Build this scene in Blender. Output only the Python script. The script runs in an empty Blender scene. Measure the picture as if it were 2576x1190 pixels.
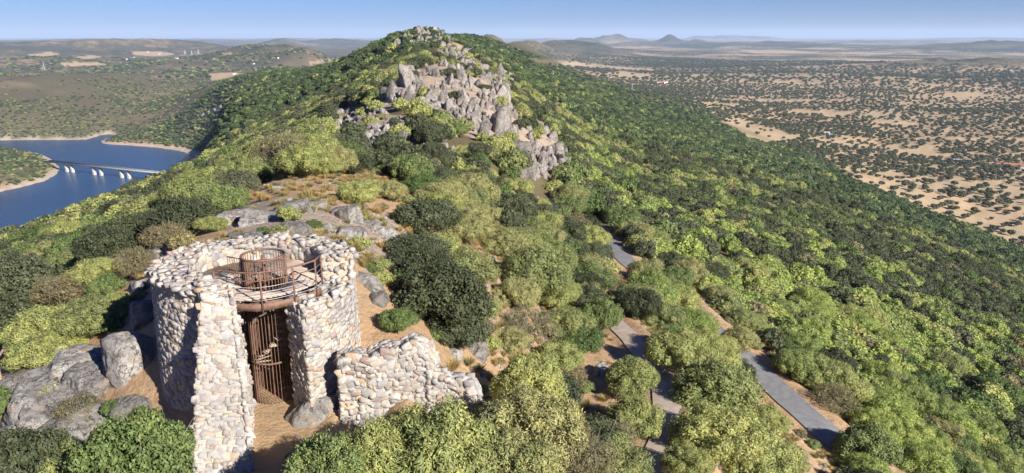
import bpy, bmesh, math, random
import numpy as np
from mathutils import Vector, Matrix, Euler
random.seed(7); RS = np.random.RandomState(11)
R = math.radians
SC = bpy.context.scene
COL = SC.collection
# ------------------------------------------------------------------ camera
CAMZ = 250.0
PITCH = R(15.2)
cam_d = bpy.data.cameras.new('camera'); cam = bpy.data.objects.new('camera', cam_d); COL.objects.link(cam)
cam.location = (0, 0, CAMZ); cam.rotation_euler = (R(90) - PITCH, 0, 0)
cam_d.sensor_width = 36; cam_d.lens = 26; cam_d.clip_start = 0.5; cam_d.clip_end = 200000
SC.camera = cam
# ------------------------------------------------------------------ sky, sun, exposure
SUN_EL = R(28); SUN_DIR = Vector((0.695 * math.cos(SUN_EL), -0.719 * math.cos(SUN_EL), math.sin(SUN_EL))).normalized()
w = bpy.data.worlds.new('World'); SC.world = w; w.use_nodes = True
nt = w.node_tree; bg = nt.nodes['Background']
sky = nt.nodes.new('ShaderNodeTexSky'); sky.sky_type = 'NISHITA'; sky.sun_disc = False
sky.sun_elevation = SUN_EL; sky.sun_rotation = math.atan2(SUN_DIR.x, SUN_DIR.y)
sky.altitude = 500; sky.air_density = 1.0; sky.dust_density = 0.15; sky.ozone_density = 4.0
tn = nt.nodes.new('ShaderNodeMix'); tn.data_type = 'RGBA'; tn.blend_type = 'MULTIPLY'; tn.inputs[0].default_value = 1; tn.inputs[7].default_value = (.36, .53, 1.04, 1)
nt.links.new(sky.outputs[0], tn.inputs[6]); nt.links.new(tn.outputs[2], bg.inputs[0]); bg.inputs[1].default_value = 0.05
sl = bpy.data.lights.new('sun', 'SUN'); sl.energy = 5.0; sl.angle = R(0.5); sl.color = (1.0, 0.955, 0.88)
so = bpy.data.objects.new('sun', sl); COL.objects.link(so); so.rotation_euler = SUN_DIR.to_track_quat('Z', 'Y').to_euler()
SC.view_settings.view_transform = 'Standard'; SC.view_settings.look = 'None'
SC.view_settings.exposure = 1.0; SC.view_settings.gamma = 1.0; SC.view_settings.use_curve_mapping = False
SC.cycles.volume_bounces = 1; SC.cycles.max_bounces = 6; SC.cycles.diffuse_bounces = 2; SC.cycles.glossy_bounces = 2
SC.cycles.transparent_max_bounces = 8

# ------------------------------------------------------------------ photograph angles -> places
FP = 1860.0
cP, sP = math.cos(PITCH), math.sin(PITCH)
def ray(px, py):
    u = (np.asarray(px, float) - 1288) / FP; v = (595 - np.asarray(py, float)) / FP
    f = cP + v * sP; h = np.hypot(u, f)
    return np.arctan2(u, f), (-sP + v * cP) / h          # azimuth (from +y towards +x), tan of elevation
def at_r(px, py, r):
    a, t = ray(px, py); return Vector((r * math.sin(a), r * math.cos(a), CAMZ + r * t))
def at_z(px, py, z):
    a, t = ray(px, py); r = (z - CAMZ) / t
    return Vector((r * math.sin(a), r * math.cos(a), z))
def to_px(x, y, z):
    x = np.asarray(x, float); y = np.asarray(y, float); dz = np.asarray(z, float) - CAMZ
    f = y * cP - dz * sP; v = y * sP + dz * cP
    f = np.where(f < .01, .01, f)
    return 1288 + FP * x / f, 595 - FP * v / f
# ------------------------------------------------------------------ noise
def vnoise(x, y, seed=0):
    xi = np.floor(x).astype(np.int64); yi = np.floor(y).astype(np.int64)
    fx = x - xi; fy = y - yi; fx = fx * fx * fx * (fx * (fx * 6 - 15) + 10); fy = fy * fy * fy * (fy * (fy * 6 - 15) + 10)
    def hsh(a, b):
        n = (a * 374761393 + b * 668265263 + seed * 974711) & 0xffffffff
        n = ((n ^ (n >> 13)) * 1274126177) & 0xffffffff
        return ((n ^ (n >> 16)) & 0xffff) / 65535.0
    return (hsh(xi, yi) * (1 - fx) + hsh(xi + 1, yi) * fx) * (1 - fy) + (hsh(xi, yi + 1) * (1 - fx) + hsh(xi + 1, yi + 1) * fx) * fy
def fbm(x, y, o=4, seed=0):
    s = 0; a = 1; t = 0
    for i in range(o):
        s = s + a * (vnoise(x * 2 ** i + 17.3 * i, y * 2 ** i - 9.1 * i, seed + i) * 2 - 1); t += a; a *= .5
    return s / t
def inpoly(px, py, poly):
    px = np.asarray(px); py = np.asarray(py); c = np.zeros(px.shape, bool); n = len(poly)
    for i in range(n):
        x1, y1 = poly[i]; x2, y2 = poly[(i + 1) % n]
        k = ((y1 > py) != (y2 > py)) & (px < (x2 - x1) * (py - y1) / ((y2 - y1) or 1e-9) + x1); c ^= k
    return c
def segdist(px, py, poly, closed=True):
    d = np.full(np.shape(px), 1e9); n = len(poly)
    for i in range(n if closed else n - 1):
        x1, y1 = poly[i][:2]; x2, y2 = poly[(i + 1) % n][:2]
        dx, dy = x2 - x1, y2 - y1; L = dx * dx + dy * dy + 1e-9
        t = np.clip(((px - x1) * dx + (py - y1) * dy) / L, 0, 1)
        d = np.minimum(d, np.hypot(px - x1 - t * dx, py - y1 - t * dy))
    return d
def sstep(a, b, x):
    t = np.clip((x - a) / (b - a), 0, 1); return t * t * (3 - 2 * t)
# ------------------------------------------------------------------ terrain control points: (px, py, distance[, height])
CP = [
 # near ring
 (0,1190,20,234),(400,1190,18,236),(640,1190,14,236.6),(900,1190,14,235),(1280,1190,16,233),(1700,1190,20,231),(2100,1190,28,226),(2576,1190,34,221),
 (-600,1190,26,228),(3200,1190,50,205),
 # px 0
 (0,950,32),(0,800,52),(0,700,95),(0,640,220),(0,590,400,120),(0,590,650,8),
 (-500,900,60,226),(-500,700,150,205),(-500,640,420,90),(-500,600,700,5),(-1300,700,100,215),(-1300,700,400,110),(-1300,640,700,20),
 (200,900,32),(200,760,55),(200,650,90),(200,580,180),(200,550,260),(200,500,420,120),(200,500,700,10),
 (330,940,27.5),(400,1000,23,236.6),(460,1100,21,236.2),(330,640,60),(400,600,75),(400,530,140),(400,482,330),(400,430,560,120),(400,430,850,12),
 (520,800,26),(560,600,36),(560,560,46),(560,470,90),(560,408,230),(560,340,520),(560,280,900),(560,240,1300),(560,212,1800),(540,205,2100),(540,205,2600,110),
 (490,455,300),(490,428,600),(490,397,1300,12),
 (640,900,22.5,238.5),(640,620,30,240.6),(640,560,40),(700,520,44),(730,480,51),(730,445,62),(730,395,130,226),(730,350,260),(730,280,480),(730,220,850),(730,178,1250),(730,165,1900,175),(730,160,2600,110),
 (860,900,21,236.9),(930,960,21.5,236.6),(800,620,31),(860,560,42),(880,500,52),(880,430,75),(900,390,110),(880,350,160),(900,300,230),(880,240,420),(870,180,650),(860,152,900),(860,150,1500,160),(860,150,2500,90),
 (1000,1100,18.5),(1000,900,25),(960,700,32),(1000,600,43),(1000,520,58),(1000,440,85),(1000,380,120),(1000,300,180),(985,215,235),(960,190,420),(960,140,560),(965,108,680),(960,105,1000,220),(960,105,2000,120),
 (1100,950,25),(1120,800,33),(1100,700,42),(1130,600,55),(1130,500,78),(1130,420,115),(1130,330,170),(1120,240,220),(1080,185,250),(1090,150,380),(1045,100,560),(1040,70,620),(1040,72,900,250),(1000,100,1500,190),
 (1200,1050,22,234.3),(1230,860,33),(1250,700,50),(1250,600,68),(1230,500,92),(1230,430,125),(1230,350,165),(1210,250,220),(1190,190,270),(1150,140,420),(1120,92,620),(1130,104,900,242),(1160,88,1300),(1160,88,1700,240),(1160,95,2600,190),
 (1380,1100,25,232),(1380,900,37,230.3),(1380,760,58,229),(1380,640,85),(1340,540,115),(1340,450,145),(1320,380,185),(1290,300,225),(1270,230,300),(1260,170,480),(1230,120,850),(1230,98,1400),(1230,95,1900),(1230,97,2600,215),
 (1440,430,195),(1440,390,260),(1400,300,420),(1350,220,800),(1330,170,1500),(1320,130,2400),(1300,100,3000),
 (1520,590,122),(1560,640,106),(1600,700,92,218.3),(1500,500,185),(1530,400,320),(1530,330,520),(1520,260,950),(1520,210,1900),(1480,180,3300,60),
 (1640,1150,33),(1560,850,52),(1620,850,55),(1680,1000,41),
 (1700,720,93),(1700,560,200),(1700,450,330),(1700,360,620),(1700,300,1050),(1690,250,1800),(1700,225,2700,50),
 (1880,900,74),(1960,980,68),(2100,1110,60),(1860,700,125),(1860,560,240),(1860,450,420),(1860,380,760),(1860,330,1250),(1860,300,1750,50),(1900,280,2300,45),
 (2150,1000,78),(2150,850,125),(2150,700,210),(2150,560,400),(2150,470,720),(2100,430,1050),(2150,400,1400,42),(2100,350,1800,45),
 (2400,1150,82),(2400,950,140),(2400,780,240),(2400,640,440),(2400,560,700),(2400,520,920,48),(2400,470,1200,42),
 (2576,1100,110),(2576,900,210),(2576,750,370),(2576,640,620),(2576,590,830,45),(2576,500,1150,42),
 (3100,1100,150,165),(3100,800,500,70),(3100,700,900,42),(4200,900,200,150),(4200,900,600,60),(4200,900,1200,42),
 (2200,300,2700,42),(2576,320,2400,45),(3100,300,2500,42),(4200,500,2500,42),(2000,210,3900,45),(2500,230,3900,42),(3200,200,4000,42),
 # far bank and left hills
 (0,340,2080,12),(0,300,2250),(0,250,2550),(0,200,3000),(0,184,3300),(0,184,3900,95),
 (120,345,2040,10),(120,280,2350),(120,220,2800),(120,180,3250),(120,180,3900,90),
 (240,325,2080,8),(260,260,2500),(260,205,3050),(270,176,3400),(270,176,4200,80),
 (290,335,1990,5),(330,300,2200,18),(380,270,2500,28),(430,240,2900,38),(500,212,3400,62),
 (400,300,2150,30),(430,340,1800),(350,345,1850,9),(360,200,3300),(450,170,3900),(480,330,1750),(450,250,2350),(480,230,2600),
 (-500,300,2300,30),(-500,220,3000,110),(-1300,300,2500,60),(-500,480,1500,25),(-1300,480,1300,40),
 (60,400,1480,30),(0,380,1500,38),(100,400,1500,20),(0,440,1380,16),
 (610,190,3000,92),(600,200,2600,104),(700,150,3900),(800,140,4200),
]
BACK = [(150,18,236),(150,60,225),(150,200,140),(150,600,40),(150,2500,40),(-150,18,236),(-150,60,225),(-150,200,140),(-150,600,30),(-150,2500,60),
        (90,20,232),(90,60,215),(90,250,130),(90,900,42),(90,3000,42),(-90,20,232),(-90,60,215),(-90,250,130),(-90,900,10),(-90,3000,60),
        (180,20,240),(180,100,238),(180,500,235),(180,1500,150),(0,5,238),(90,5,238),(-90,5,238),(180,5,238),
        (30,3800,45),(10,3900,50),(-5,3900,120),(-15,3900,90),(60,3800,42),(-60,3800,60)]
A, L, T = [], [], []
for c in CP:
    a, t = ray(c[0], c[1])
    if len(c) == 4: t = (c[3] - CAMZ) / c[2]
    A.append(float(a)); L.append(math.log(c[2])); T.append(float(t))
for a, r, z in BACK:
    A.append(R(a)); L.append(math.log(r)); T.append((z - CAMZ) / r)
A = np.array(A) * 3.2; L = np.array(L); T = np.array(T)
def tps_k(d): return d                                   # linear kernel: no overshoot
n = len(A); D = np.hypot(A[:, None] - A[None], L[:, None] - L[None])
M = np.zeros((n + 3, n + 3)); M[:n, :n] = tps_k(D) ; M[:n, n] = 1; M[:n, n + 1] = A; M[:n, n + 2] = L; M[n:, :n] = M[:n, n:].T
M[:n, :n] -= np.eye(n) * 0.004
SOL = np.linalg.solve(M, np.concatenate([T, np.zeros(3)]))
def tps(a, l):
    out = np.zeros(a.shape); af = a.ravel() * 3.2; lf = l.ravel(); o = np.empty(af.size)
    for s in range(0, af.size, 20000):
        d = np.sqrt((af[s:s + 20000, None] - A[None]) ** 2 + (lf[s:s + 20000, None] - L[None]) ** 2 + .0009)
        o[s:s + 20000] = d @ SOL[:n] + SOL[n] + SOL[n + 1] * af[s:s + 20000] + SOL[n + 2] * lf[s:s + 20000]
    return o.reshape(a.shape)
# polar grid
az = np.concatenate([np.radians(np.arange(-180, -48, 3.0)), np.radians(np.arange(-48, 48.01, 0.17)), np.radians(np.arange(51, 180.01, 3.0))])
az[0] = -math.pi; az[-1] = math.pi
LR = np.linspace(math.log(2.0), math.log(70000), 720)
AZ, LRG = np.meshgrid(az, LR, indexing='ij'); RG = np.exp(LRG)
X = RG * np.sin(AZ); Y = RG * np.cos(AZ)
# coarse evaluation of the surface, then bilinear
ca = np.linspace(-math.pi, math.pi, 721); cl = np.linspace(math.log(2.0), math.log(6000), 260)
CA, CLg = np.meshgrid(ca, cl, indexing='ij'); CT = tps(CA, CLg)
def bil(a, l, ga, gl, G):
    i = np.clip(np.searchsorted(ga, a) - 1, 0, len(ga) - 2); j = np.clip(np.searchsorted(gl, l) - 1, 0, len(gl) - 2)
    u = np.clip((a - ga[i]) / (ga[i + 1] - ga[i]), 0, 1); v = np.clip((l - gl[j]) / (gl[j + 1] - gl[j]), 0, 1)
    return (G[i, j] * (1 - v) + G[i, j + 1] * v) * (1 - u) + (G[i + 1, j] * (1 - v) + G[i + 1, j + 1] * v) * u
HILLS = [ # px, py of the top, distance, half width px, half depth in ln r, roughness
 (640,132,5200,110,.16,.3),(760,138,4700,80,.1,.3),(430,158,4600,90,.09,.3),(100,155,5400,200,.10,.3),
 (60,113,8800,330,.12,.25),(420,116,9200,170,.12,.25),(560,128,7600,90,.08,.3),(840,102,14500,120,.10,.25),(720,104,12500,60,.08,.3),
 (250,101,20000,500,.08,.2),(640,98,30000,260,.06,.3),
 (1360,98,26000,70,.07,.6),(1240,98,4200,80,.2,.4),(1330,104,5600,90,.15,.4),(1430,110,8500,110,.12,.4),(1520,96,19000,34,.08,.9),(1560,99,19500,40,.08,.9),(1610,98,20000,40,.08,.9),(1465,99,17500,40,.08,.9),(1760,100,18000,40,.06,.8),
 (1684,97,16000,20,.07,.25),(1850,90,38000,75,.06,.7),(1930,98,37000,60,.06,.7),(1760,93,36000,50,.06,.7),(1700,103,15500,160,.08,.3),
 (2420,96,38000,130,.06,.5),(2576,98,36000,100,.06,.5),(2250,101,24000,350,.10,.3),(1980,104,14000,180,.08,.3),(2520,106,13000,200,.10,.3),
 (1780,132,9000,120,.06,.5),(2400,180,3300,160,.12,.5),(2560,195,2900,100,.12,.5),(2480,150,5500,200,.1,.4),
]
def height(x, y):
    r = np.hypot(x, y) + 1e-6; a = np.arctan2(x, y); l = np.log(r)
    z1 = CAMZ + r * bil(a, np.clip(l, LR[0], cl[-1]), ca, cl, CT)
    n1 = fbm(x / 420, y / 420, 5, 3); n2 = fbm(x / 2600, y / 2600, 4, 9)
    side = sstep(-.25, -.1, -a) # 1 on the left
    z2 = 42 + 26 * n2 * (1 + side) + 9 * n1 + 12 * side
    for px, py, rr, w_, s_, ro in HILLS:
        ac, tc = ray(px, py); top = CAMZ + rr * tc - 42
        g = np.exp(-((a - ac) / (w_ / FP)) ** 2 - ((l - math.log(rr)) / s_) ** 2)
        sc = rr * (.04 if rr < 12000 else .02)
        z2 = z2 + top * g * (1 + ro * fbm(x / sc, y / sc, 5, 21)) * (1.0)
    z = z1 + (z2 - z1) * sstep(3300, 4600, r)
    amp = np.clip((r - 60) * .012, 0, 7) * np.where(a > .12, .75, 1.0) * (1 - .6 * sstep(2500, 5000, r))
    z = z + amp * fbm(x / 95, y / 95, 5, 5) + np.clip(r * .004, .05, .8) * fbm(x / 6, y / 6, 4, 6)
    gl = sstep(-.2, -.34, a) * sstep(1900, 2300, r) * (1 - sstep(3400, 4200, r))       # gullies of the far bank
    z = z + gl * 16 * (np.abs(fbm(x / 260, y / 420, 4, 31)) - .25)
    return z
def PZ(lst, z): return [tuple(at_z(a, b, z)[:2]) for a, b in lst]
WPOLY = PZ([(-900,362),(-300,354),(0,353),(60,352),(156,351.5),(218,351),(249,341),(273,336.5),(289,339),(280,345),(269,349.5),(255,354),(254,358.5),(273,363),(331,366),(390,371),(448,378),(475,386.5),(491,394),
            (492,415),(440,450),(380,490),(320,540),(240,610),(120,690),(0,760),(-200,830),(-700,860),(-1100,700),(-700,560),(-200,512),
            (-60,492),(0,482),(40,474),(58,470),(90,461),(117,453),(130,446),(142,437),(147,430),(150,421),(140,413),(125,398),(100,387),(60,379),(0,371),(-300,373),(-900,385)], 0.0)
Z = height(X, Y)
near = (RG > 300) & (RG < 4200)
def water_shape(x, y, z):
    r = np.hypot(x, y); m = (r > 380) & (r < 4000) & (x < -50)
    xx, yy, zz = x[m], y[m], z[m]
    ins = inpoly(xx, yy, WPOLY); d = segdist(xx, yy, WPOLY)
    d = d + 5 * fbm(xx / 40, yy / 40, 3, 77)
    wn = np.where(ins, -np.clip(d * .2, .6, 8), 0)
    k = sstep(0, 130, d)
    zo = np.maximum(zz, 2.5) * k + (.3 + np.clip(d, 0, 60) * .22) * (1 - k)
    out = z.copy(); out[m] = np.where(ins, wn, zo)
    dd = np.full(x.shape, 999.0); dd[m] = np.where(ins, -1, d)
    return out, dd
Z, WD = water_shape(X, Y, Z)
def H(x, y):
    x = np.asarray(x, float); y = np.asarray(y, float)
    return bil(np.arctan2(x, y), np.log(np.hypot(x, y) + 1e-9), az, LR, Z)
def hit(px, py, rmin=4.0, rmax=60000):
    a, t = ray(px, py); r = np.exp(np.linspace(math.log(rmin), math.log(rmax), 2600))
    z = H(r * math.sin(a), r * math.cos(a)); k = np.nonzero(z >= CAMZ + r * t)[0]
    rr = r[k[0]] if len(k) else rmax
    return Vector((rr * math.sin(a), rr * math.cos(a), CAMZ + rr * float(t)))
# ------------------------------------------------------------------ road and path beds
def bed(pts, hw, fall):
    """levels the ground along a polyline of (x, y, z)"""
    global Z
    m = (RG < 1500) & (RG > 8)
    xx, yy = X[m], Y[m]; best = np.full(xx.shape, 1e9); zz = np.zeros(xx.shape)
    for i in range(len(pts) - 1):
        p, q = pts[i], pts[i + 1]; dx, dy = q[0] - p[0], q[1] - p[1]; LL = dx * dx + dy * dy + 1e-9
        t = np.clip(((xx - p[0]) * dx + (yy - p[1]) * dy) / LL, 0, 1)
        d = np.hypot(xx - p[0] - t * dx, yy - p[1] - t * dy); k = d < best
        best = np.where(k, d, best); zz = np.where(k, p[2] + t * (q[2] - p[2]), zz)
    k = 1 - sstep(hw, hw + fall, best); zn = Z[m]; Z[m] = zn * (1 - k) + zz * k
def smooth_line(pts, n=8):
    pts = [Vector(p) for p in pts]; out = []
    P = [pts[0]] + pts + [pts[-1]]
    for i in range(1, len(P) - 2):
        for k in range(n):
            t = k / n; a, b, c, d = P[i - 1], P[i], P[i + 1], P[i + 2]
            out.append(.5 * ((2 * b) + (c - a) * t + (2 * a - 5 * b + 4 * c - d) * t * t + (3 * b - a - 3 * c + d) * t ** 3))
    out.append(pts[-1]); return out
ROADPX = [(1490,560),(1515,590),(1545,625),(1585,665),(1640,705),(1720,765),(1800,840),(1880,905),(1960,985),(2040,1055),(2120,1125),(2230,1210)]
road_line = smooth_line([hit(*p) for p in ROADPX])
PATHPX = [(1520,775),(1545,812),(1580,845),(1612,885),(1650,930),(1672,985),(1680,1040),(1676,1100),(1655,1150),(1640,1215)]
path_line = smooth_line([hit(*p) for p in PATHPX])
for ln, nk in ((road_line, 14), (path_line, 6)):
    for k in range(nk):
        for i in range(1, len(ln) - 1): ln[i] = (ln[i - 1] + ln[i] * 2 + ln[i + 1]) / 4
bed(road_line, 2.0, 3.2); bed(path_line, 1.4, 2.0)
# ------------------------------------------------------------------ tower position
RIMZ = 242.35
TC = at_z(643, 655, RIMZ); TC.z = 0
F2 = Vector((-TC.x, -TC.y, 0)).normalized(); R2 = Vector((-F2.y, F2.x, 0)); 
if R2.x < 0: R2 = -R2
def TP(s, f, z): return TC + R2 * s + F2 * f + Vector((0, 0, z))
FLOORZ = 237.5
dT = np.hypot(X - TC.x, Y - TC.y)
k = 1 - sstep(2.3, 3.0, dT); Z = Z * (1 - k) + FLOORZ * k
gap = [tuple(TP(.45, f, FLOORZ - max(0, f - 7) * .1)) for f in (0, 2, 4, 6, 8, 10, 12)]
bed(gap, .9, .8)
# ------------------------------------------------------------------ helpers: objects
def mesh_np(name, verts, faces, smooth=False, mat=None):
    me = bpy.data.meshes.new(name); verts = np.ascontiguousarray(verts, dtype=np.float32); faces = np.ascontiguousarray(faces, dtype=np.int32)
    k = faces.shape[1]
    me.vertices.add(len(verts)); me.vertices.foreach_set('co', verts.ravel())
    me.loops.add(faces.size); me.loops.foreach_set('vertex_index', faces.ravel())
    me.polygons.add(len(faces)); me.polygons.foreach_set('loop_start', np.arange(0, faces.size, k, dtype=np.int32))
    me.polygons.foreach_set('loop_total', np.full(len(faces), k, dtype=np.int32))
    if smooth: me.polygons.foreach_set('use_smooth', np.ones(len(faces), bool))
    me.update(calc_edges=True)
    if mat: me.materials.append(mat)
    return me
def link(name, data, parent=None, loc=None, label=None, cat=None, group=None, kind=None):
    o = bpy.data.objects.new(name, data); COL.objects.link(o)
    if loc is not None: o.location = loc
    if parent: o.parent = parent
    if label: o['label'] = label
    if cat: o['category'] = cat
    if group: o['group'] = group
    if kind: o['kind'] = kind
    return o
def nodes(name):
    m = bpy.data.materials.new(name); m.use_nodes = True; t = m.node_tree
    return m, t, t.nodes['Principled BSDF']
def N(t, typ, **kw):
    nd = t.nodes.new('ShaderNode' + typ)
    for k, v in kw.items():
        if k == 'op': nd.operation = v
        elif k == 'dt': nd.data_type = v
        elif k == 'bt': nd.blend_type = v
        elif k == 'attr': nd.attribute_name = v
        elif k == 'at': nd.attribute_type = v
        elif k == 'feature': nd.feature = v
        elif k == 'nt': nd.noise_type = v
        else: nd.inputs[k].default_value = v
    return nd
def ramp(t, fac, stops, interp='LINEAR'):
    r = t.nodes.new('ShaderNodeValToRGB'); e = r.color_ramp.elements; r.color_ramp.interpolation = interp
    while len(e) < len(stops): e.new(.5)
    for i, (p, c) in enumerate(stops): e[i].position = p; e[i].color = (*c, 1) if len(c) == 3 else c
    t.links.new(fac, r.inputs[0]); return r.outputs[0]
def mix(t, f, a, b, bt='MIX'):
    m = t.nodes.new('ShaderNodeMix'); m.data_type = 'RGBA'; m.blend_type = bt
    for s, v in ((0, f), (6, a), (7, b)):
        if isinstance(v, (int, float)): m.inputs[s].default_value = v if s == 0 else (v, v, v, 1)
        elif isinstance(v, tuple): m.inputs[s].default_value = (*v, 1)
        else: t.links.new(v, m.inputs[s])
    return m.outputs[2]
def math_(t, op, a, b=0.0, clamp=False):
    m = t.nodes.new('ShaderNodeMath'); m.operation = op; m.use_clamp = clamp
    for s, v in ((0, a), (1, b)):
        if isinstance(v, (int, float)): m.inputs[s].default_value = v
        else: t.links.new(v, m.inputs[s])
    return m.outputs[0]
def noise(t, vec, scale, detail=5, rough=.6, out=0):
    nd = t.nodes.new('ShaderNodeTexNoise'); nd.inputs['Scale'].default_value = scale; nd.inputs['Detail'].default_value = detail
    nd.inputs['Roughness'].default_value = rough
    if vec is not None: t.links.new(vec, nd.inputs['Vector'])
    return nd.outputs[out]
def bump(t, b, h, strength=.5, dist=.1, prev=None):
    nd = t.nodes.new('ShaderNodeBump'); nd.inputs['Strength'].default_value = strength; nd.inputs['Distance'].default_value = dist
    t.links.new(h, nd.inputs['Height'])
    if prev is not None: t.links.new(prev, nd.inputs['Normal'])
    t.links.new(nd.outputs[0], b.inputs['Normal']); return nd.outputs[0]
def coord(t, kind='Object'):
    return t.nodes.new('ShaderNodeTexCoord').outputs[kind]
def geo(t, out): return t.nodes.new('ShaderNodeNewGeometry').outputs[out]
# ------------------------------------------------------------------ materials
def mat_leaf(name, cols, trans=.10):
    m, t, b = nodes(name)
    oi = t.nodes.new('ShaderNodeObjectInfo'); g = geo(t, 'Random Per Island'); pos = geo(t, 'Position')
    base = ramp(t, oi.outputs['Random'], [(i / (len(cols) - 1), c) for i, c in enumerate(cols)])
    cl = noise(t, pos, .9, 3, .6)
    v = math_(t, 'ADD', math_(t, 'MULTIPLY', g, .7), math_(t, 'MULTIPLY', cl, .9))
    k = ramp(t, v, [(.25, (.55, .6, .6)), (.8, (1.0, 1.0, 1.0)), (1.0, (1.45, 1.3, 1.2))])
    c = mix(t, 1.0, base, k, 'MULTIPLY'); t.links.new(c, b.inputs['Base Color'])
    b.inputs['Roughness'].default_value = .62; b.inputs['Specular IOR Level'].default_value = .25
    tr = N(t, 'BsdfTranslucent'); t.links.new(mix(t, 1.0, c, (1.25, 1.3, .7), 'MULTIPLY'), tr.inputs[0])
    ms = t.nodes.new('ShaderNodeMixShader'); ms.inputs[0].default_value = trans
    t.links.new(b.outputs[0], ms.inputs[1]); t.links.new(tr.outputs[0], ms.inputs[2])
    t.links.new(ms.outputs[0], t.nodes['Material Output'].inputs[0]); return m
LEAF = {
 'olive': mat_leaf('leaf_olive', [(.23,.255,.085), (.29,.31,.105), (.16,.19,.07), (.27,.265,.11)]),
 'green': mat_leaf('leaf_green', [(.075,.115,.036), (.11,.155,.048), (.15,.19,.068), (.085,.12,.04)]),
 'oak': mat_leaf('leaf_oak', [(.062,.075,.036), (.085,.10,.052), (.05,.062,.03), (.11,.118,.068)], .15),
 'dry': mat_leaf('leaf_dry', [(.20,.17,.085), (.17,.16,.09), (.23,.2,.09)], .15),
 'forest': mat_leaf('leaf_forest', [(.034,.056,.026), (.052,.082,.034), (.085,.125,.05), (.04,.06,.028), (.13,.17,.07), (.05,.072,.032)], .15),
 'lime': mat_leaf('leaf_lime', [(.21,.27,.07), (.27,.32,.085), (.15,.21,.055), (.23,.27,.09)]),
 'red': mat_leaf('leaf_red', [(.28,.08,.07), (.20,.12,.06), (.32,.12,.11)], .2),
 'grass': mat_leaf('leaf_grass', [(.38,.27,.12), (.30,.24,.10), (.2,.2,.08)], .2),
}
m, t, b = nodes('bark'); c = coord(t)
t.links.new(ramp(t, noise(t, c, 3, 6), [(.3, (.10, .085, .07)), (.7, (.24, .21, .18))]), b.inputs['Base Color']); b.inputs['Roughness'].default_value = .9
BARK = m
def mat_rock(name, lo, hi, sc=1.0):
    m, t, b = nodes(name); p = geo(t, 'Position'); oi = t.nodes.new('ShaderNodeObjectInfo')
    n1 = noise(t, p, .35 * sc, 8, .65); n2 = noise(t, p, 2.2 * sc, 8, .7); n3 = noise(t, p, 9 * sc, 4, .7)
    c = ramp(t, n1, [(.3, lo), (.52, tuple((a + b_) / 2 for a, b_ in zip(lo, hi))), (.68, hi)])
    c = mix(t, ramp(t, n2, [(.44, (0, 0, 0)), (.6, (1, 1, 1))]), c, mix(t, n3, (.12, .10, .09), (.23, .20, .17)))
    c = mix(t, ramp(t, n3, [(.56, (0, 0, 0)), (.68, (1, 1, 1))]), c, (.44, .44, .39))
    c = mix(t, ramp(t, noise(t, p, .8 * sc, 5), [(.58, (0, 0, 0)), (.70, (.6, .6, .6))]), c, (.42, .25, .12))
    vn = t.nodes.new('ShaderNodeTexVoronoi'); vn.feature = 'DISTANCE_TO_EDGE'; vn.inputs['Scale'].default_value = .8 * sc
    wv = t.nodes.new('ShaderNodeVectorMath'); wv.operation = 'MULTIPLY'; wv.inputs[1].default_value = (1.2, 1.2, .55); t.links.new(p, wv.inputs[0]); wa = t.nodes.new('ShaderNodeVectorMath'); wa.operation = 'ADD'; t.links.new(wv.outputs[0], wa.inputs[0]); t.links.new(noise(t, p, 1.1 * sc, 4, .6, 1), wa.inputs[1]); t.links.new(wa.outputs[0], vn.inputs['Vector'])
    ck = mix(t, ramp(t, noise(t, p, .6 * sc, 3), [(.42, (0, 0, 0)), (.6, (1, 1, 1))]), 1.0, ramp(t, vn.outputs['Distance'], [(0, (0, 0, 0)), (.035, (1, 1, 1))])); c = mix(t, ck, (.09, .08, .07), c)
    r = math_(t, 'ADD', math_(t, 'MULTIPLY', oi.outputs['Random'], .45), .68)
    c = mix(t, 1.0, c, r, 'MULTIPLY')
    t.links.new(c, b.inputs['Base Color']); b.inputs['Roughness'].default_value = .93; b.inputs['Specular IOR Level'].default_value = .2
    q = bump(t, b, n2, .9, .35 / sc); q = bump(t, b, n3, .8, .06 / sc, q); bump(t, b, ck, .9, .25 / sc, q); return m
ROCK = mat_rock('rock_quartzite', (.19, .17, .155), (.41, .37, .33))
ROCKN = mat_rock('rock_near', (.20, .185, .165), (.46, .43, .39), 2.2)
# masonry stones
m, t, b = nodes('masonry_stone'); p = geo(t, 'Position'); oi = t.nodes.new('ShaderNodeObjectInfo')
rnd = math_(t, 'FRACT', math_(t, 'ADD', geo(t, 'Random Per Island'), math_(t, 'MULTIPLY', oi.outputs['Random'], 7.31)))
c = ramp(t, rnd, [(0, (.42, .34, .25)), (.14, (.46, .40, .33)), (.28, (.24, .225, .215)), (.4, (.54, .49, .42)), (.52, (.40, .26, .13)), (.60, (.43, .385, .325)), (.70, (.20, .13, .095)), (.76, (.31, .305, .31)), (.84, (.46, .36, .23)), (.90, (.25, .125, .09)), (.94, (.38, .36, .33))], 'CONSTANT')
n2 = noise(t, p, 3.0, 8, .7); n3 = noise(t, p, 14, 5, .7); n1 = noise(t, p, .55, 6, .7)
c = mix(t, .32, c, ramp(t, n3, [(.3, (.22, .19, .16)), (.7, (.60, .55, .50))]))
c = mix(t, ramp(t, n2, [(.50, (0, 0, 0)), (.64, (.8, .8, .8))]), c, (.20, .18, .165))
c = mix(t, ramp(t, n1, [(.44, (0, 0, 0)), (.62, (.75, .75, .75))]), c, (.28, .265, .25))
t.links.new(c, b.inputs['Base Color']); b.inputs['Roughness'].default_value = .9; b.inputs['Specular IOR Level'].default_value = .25
bump(t, b, n3, .7, .03); MASON = m
m, t, b = nodes('lime_mortar'); p = geo(t, 'Position')
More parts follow.
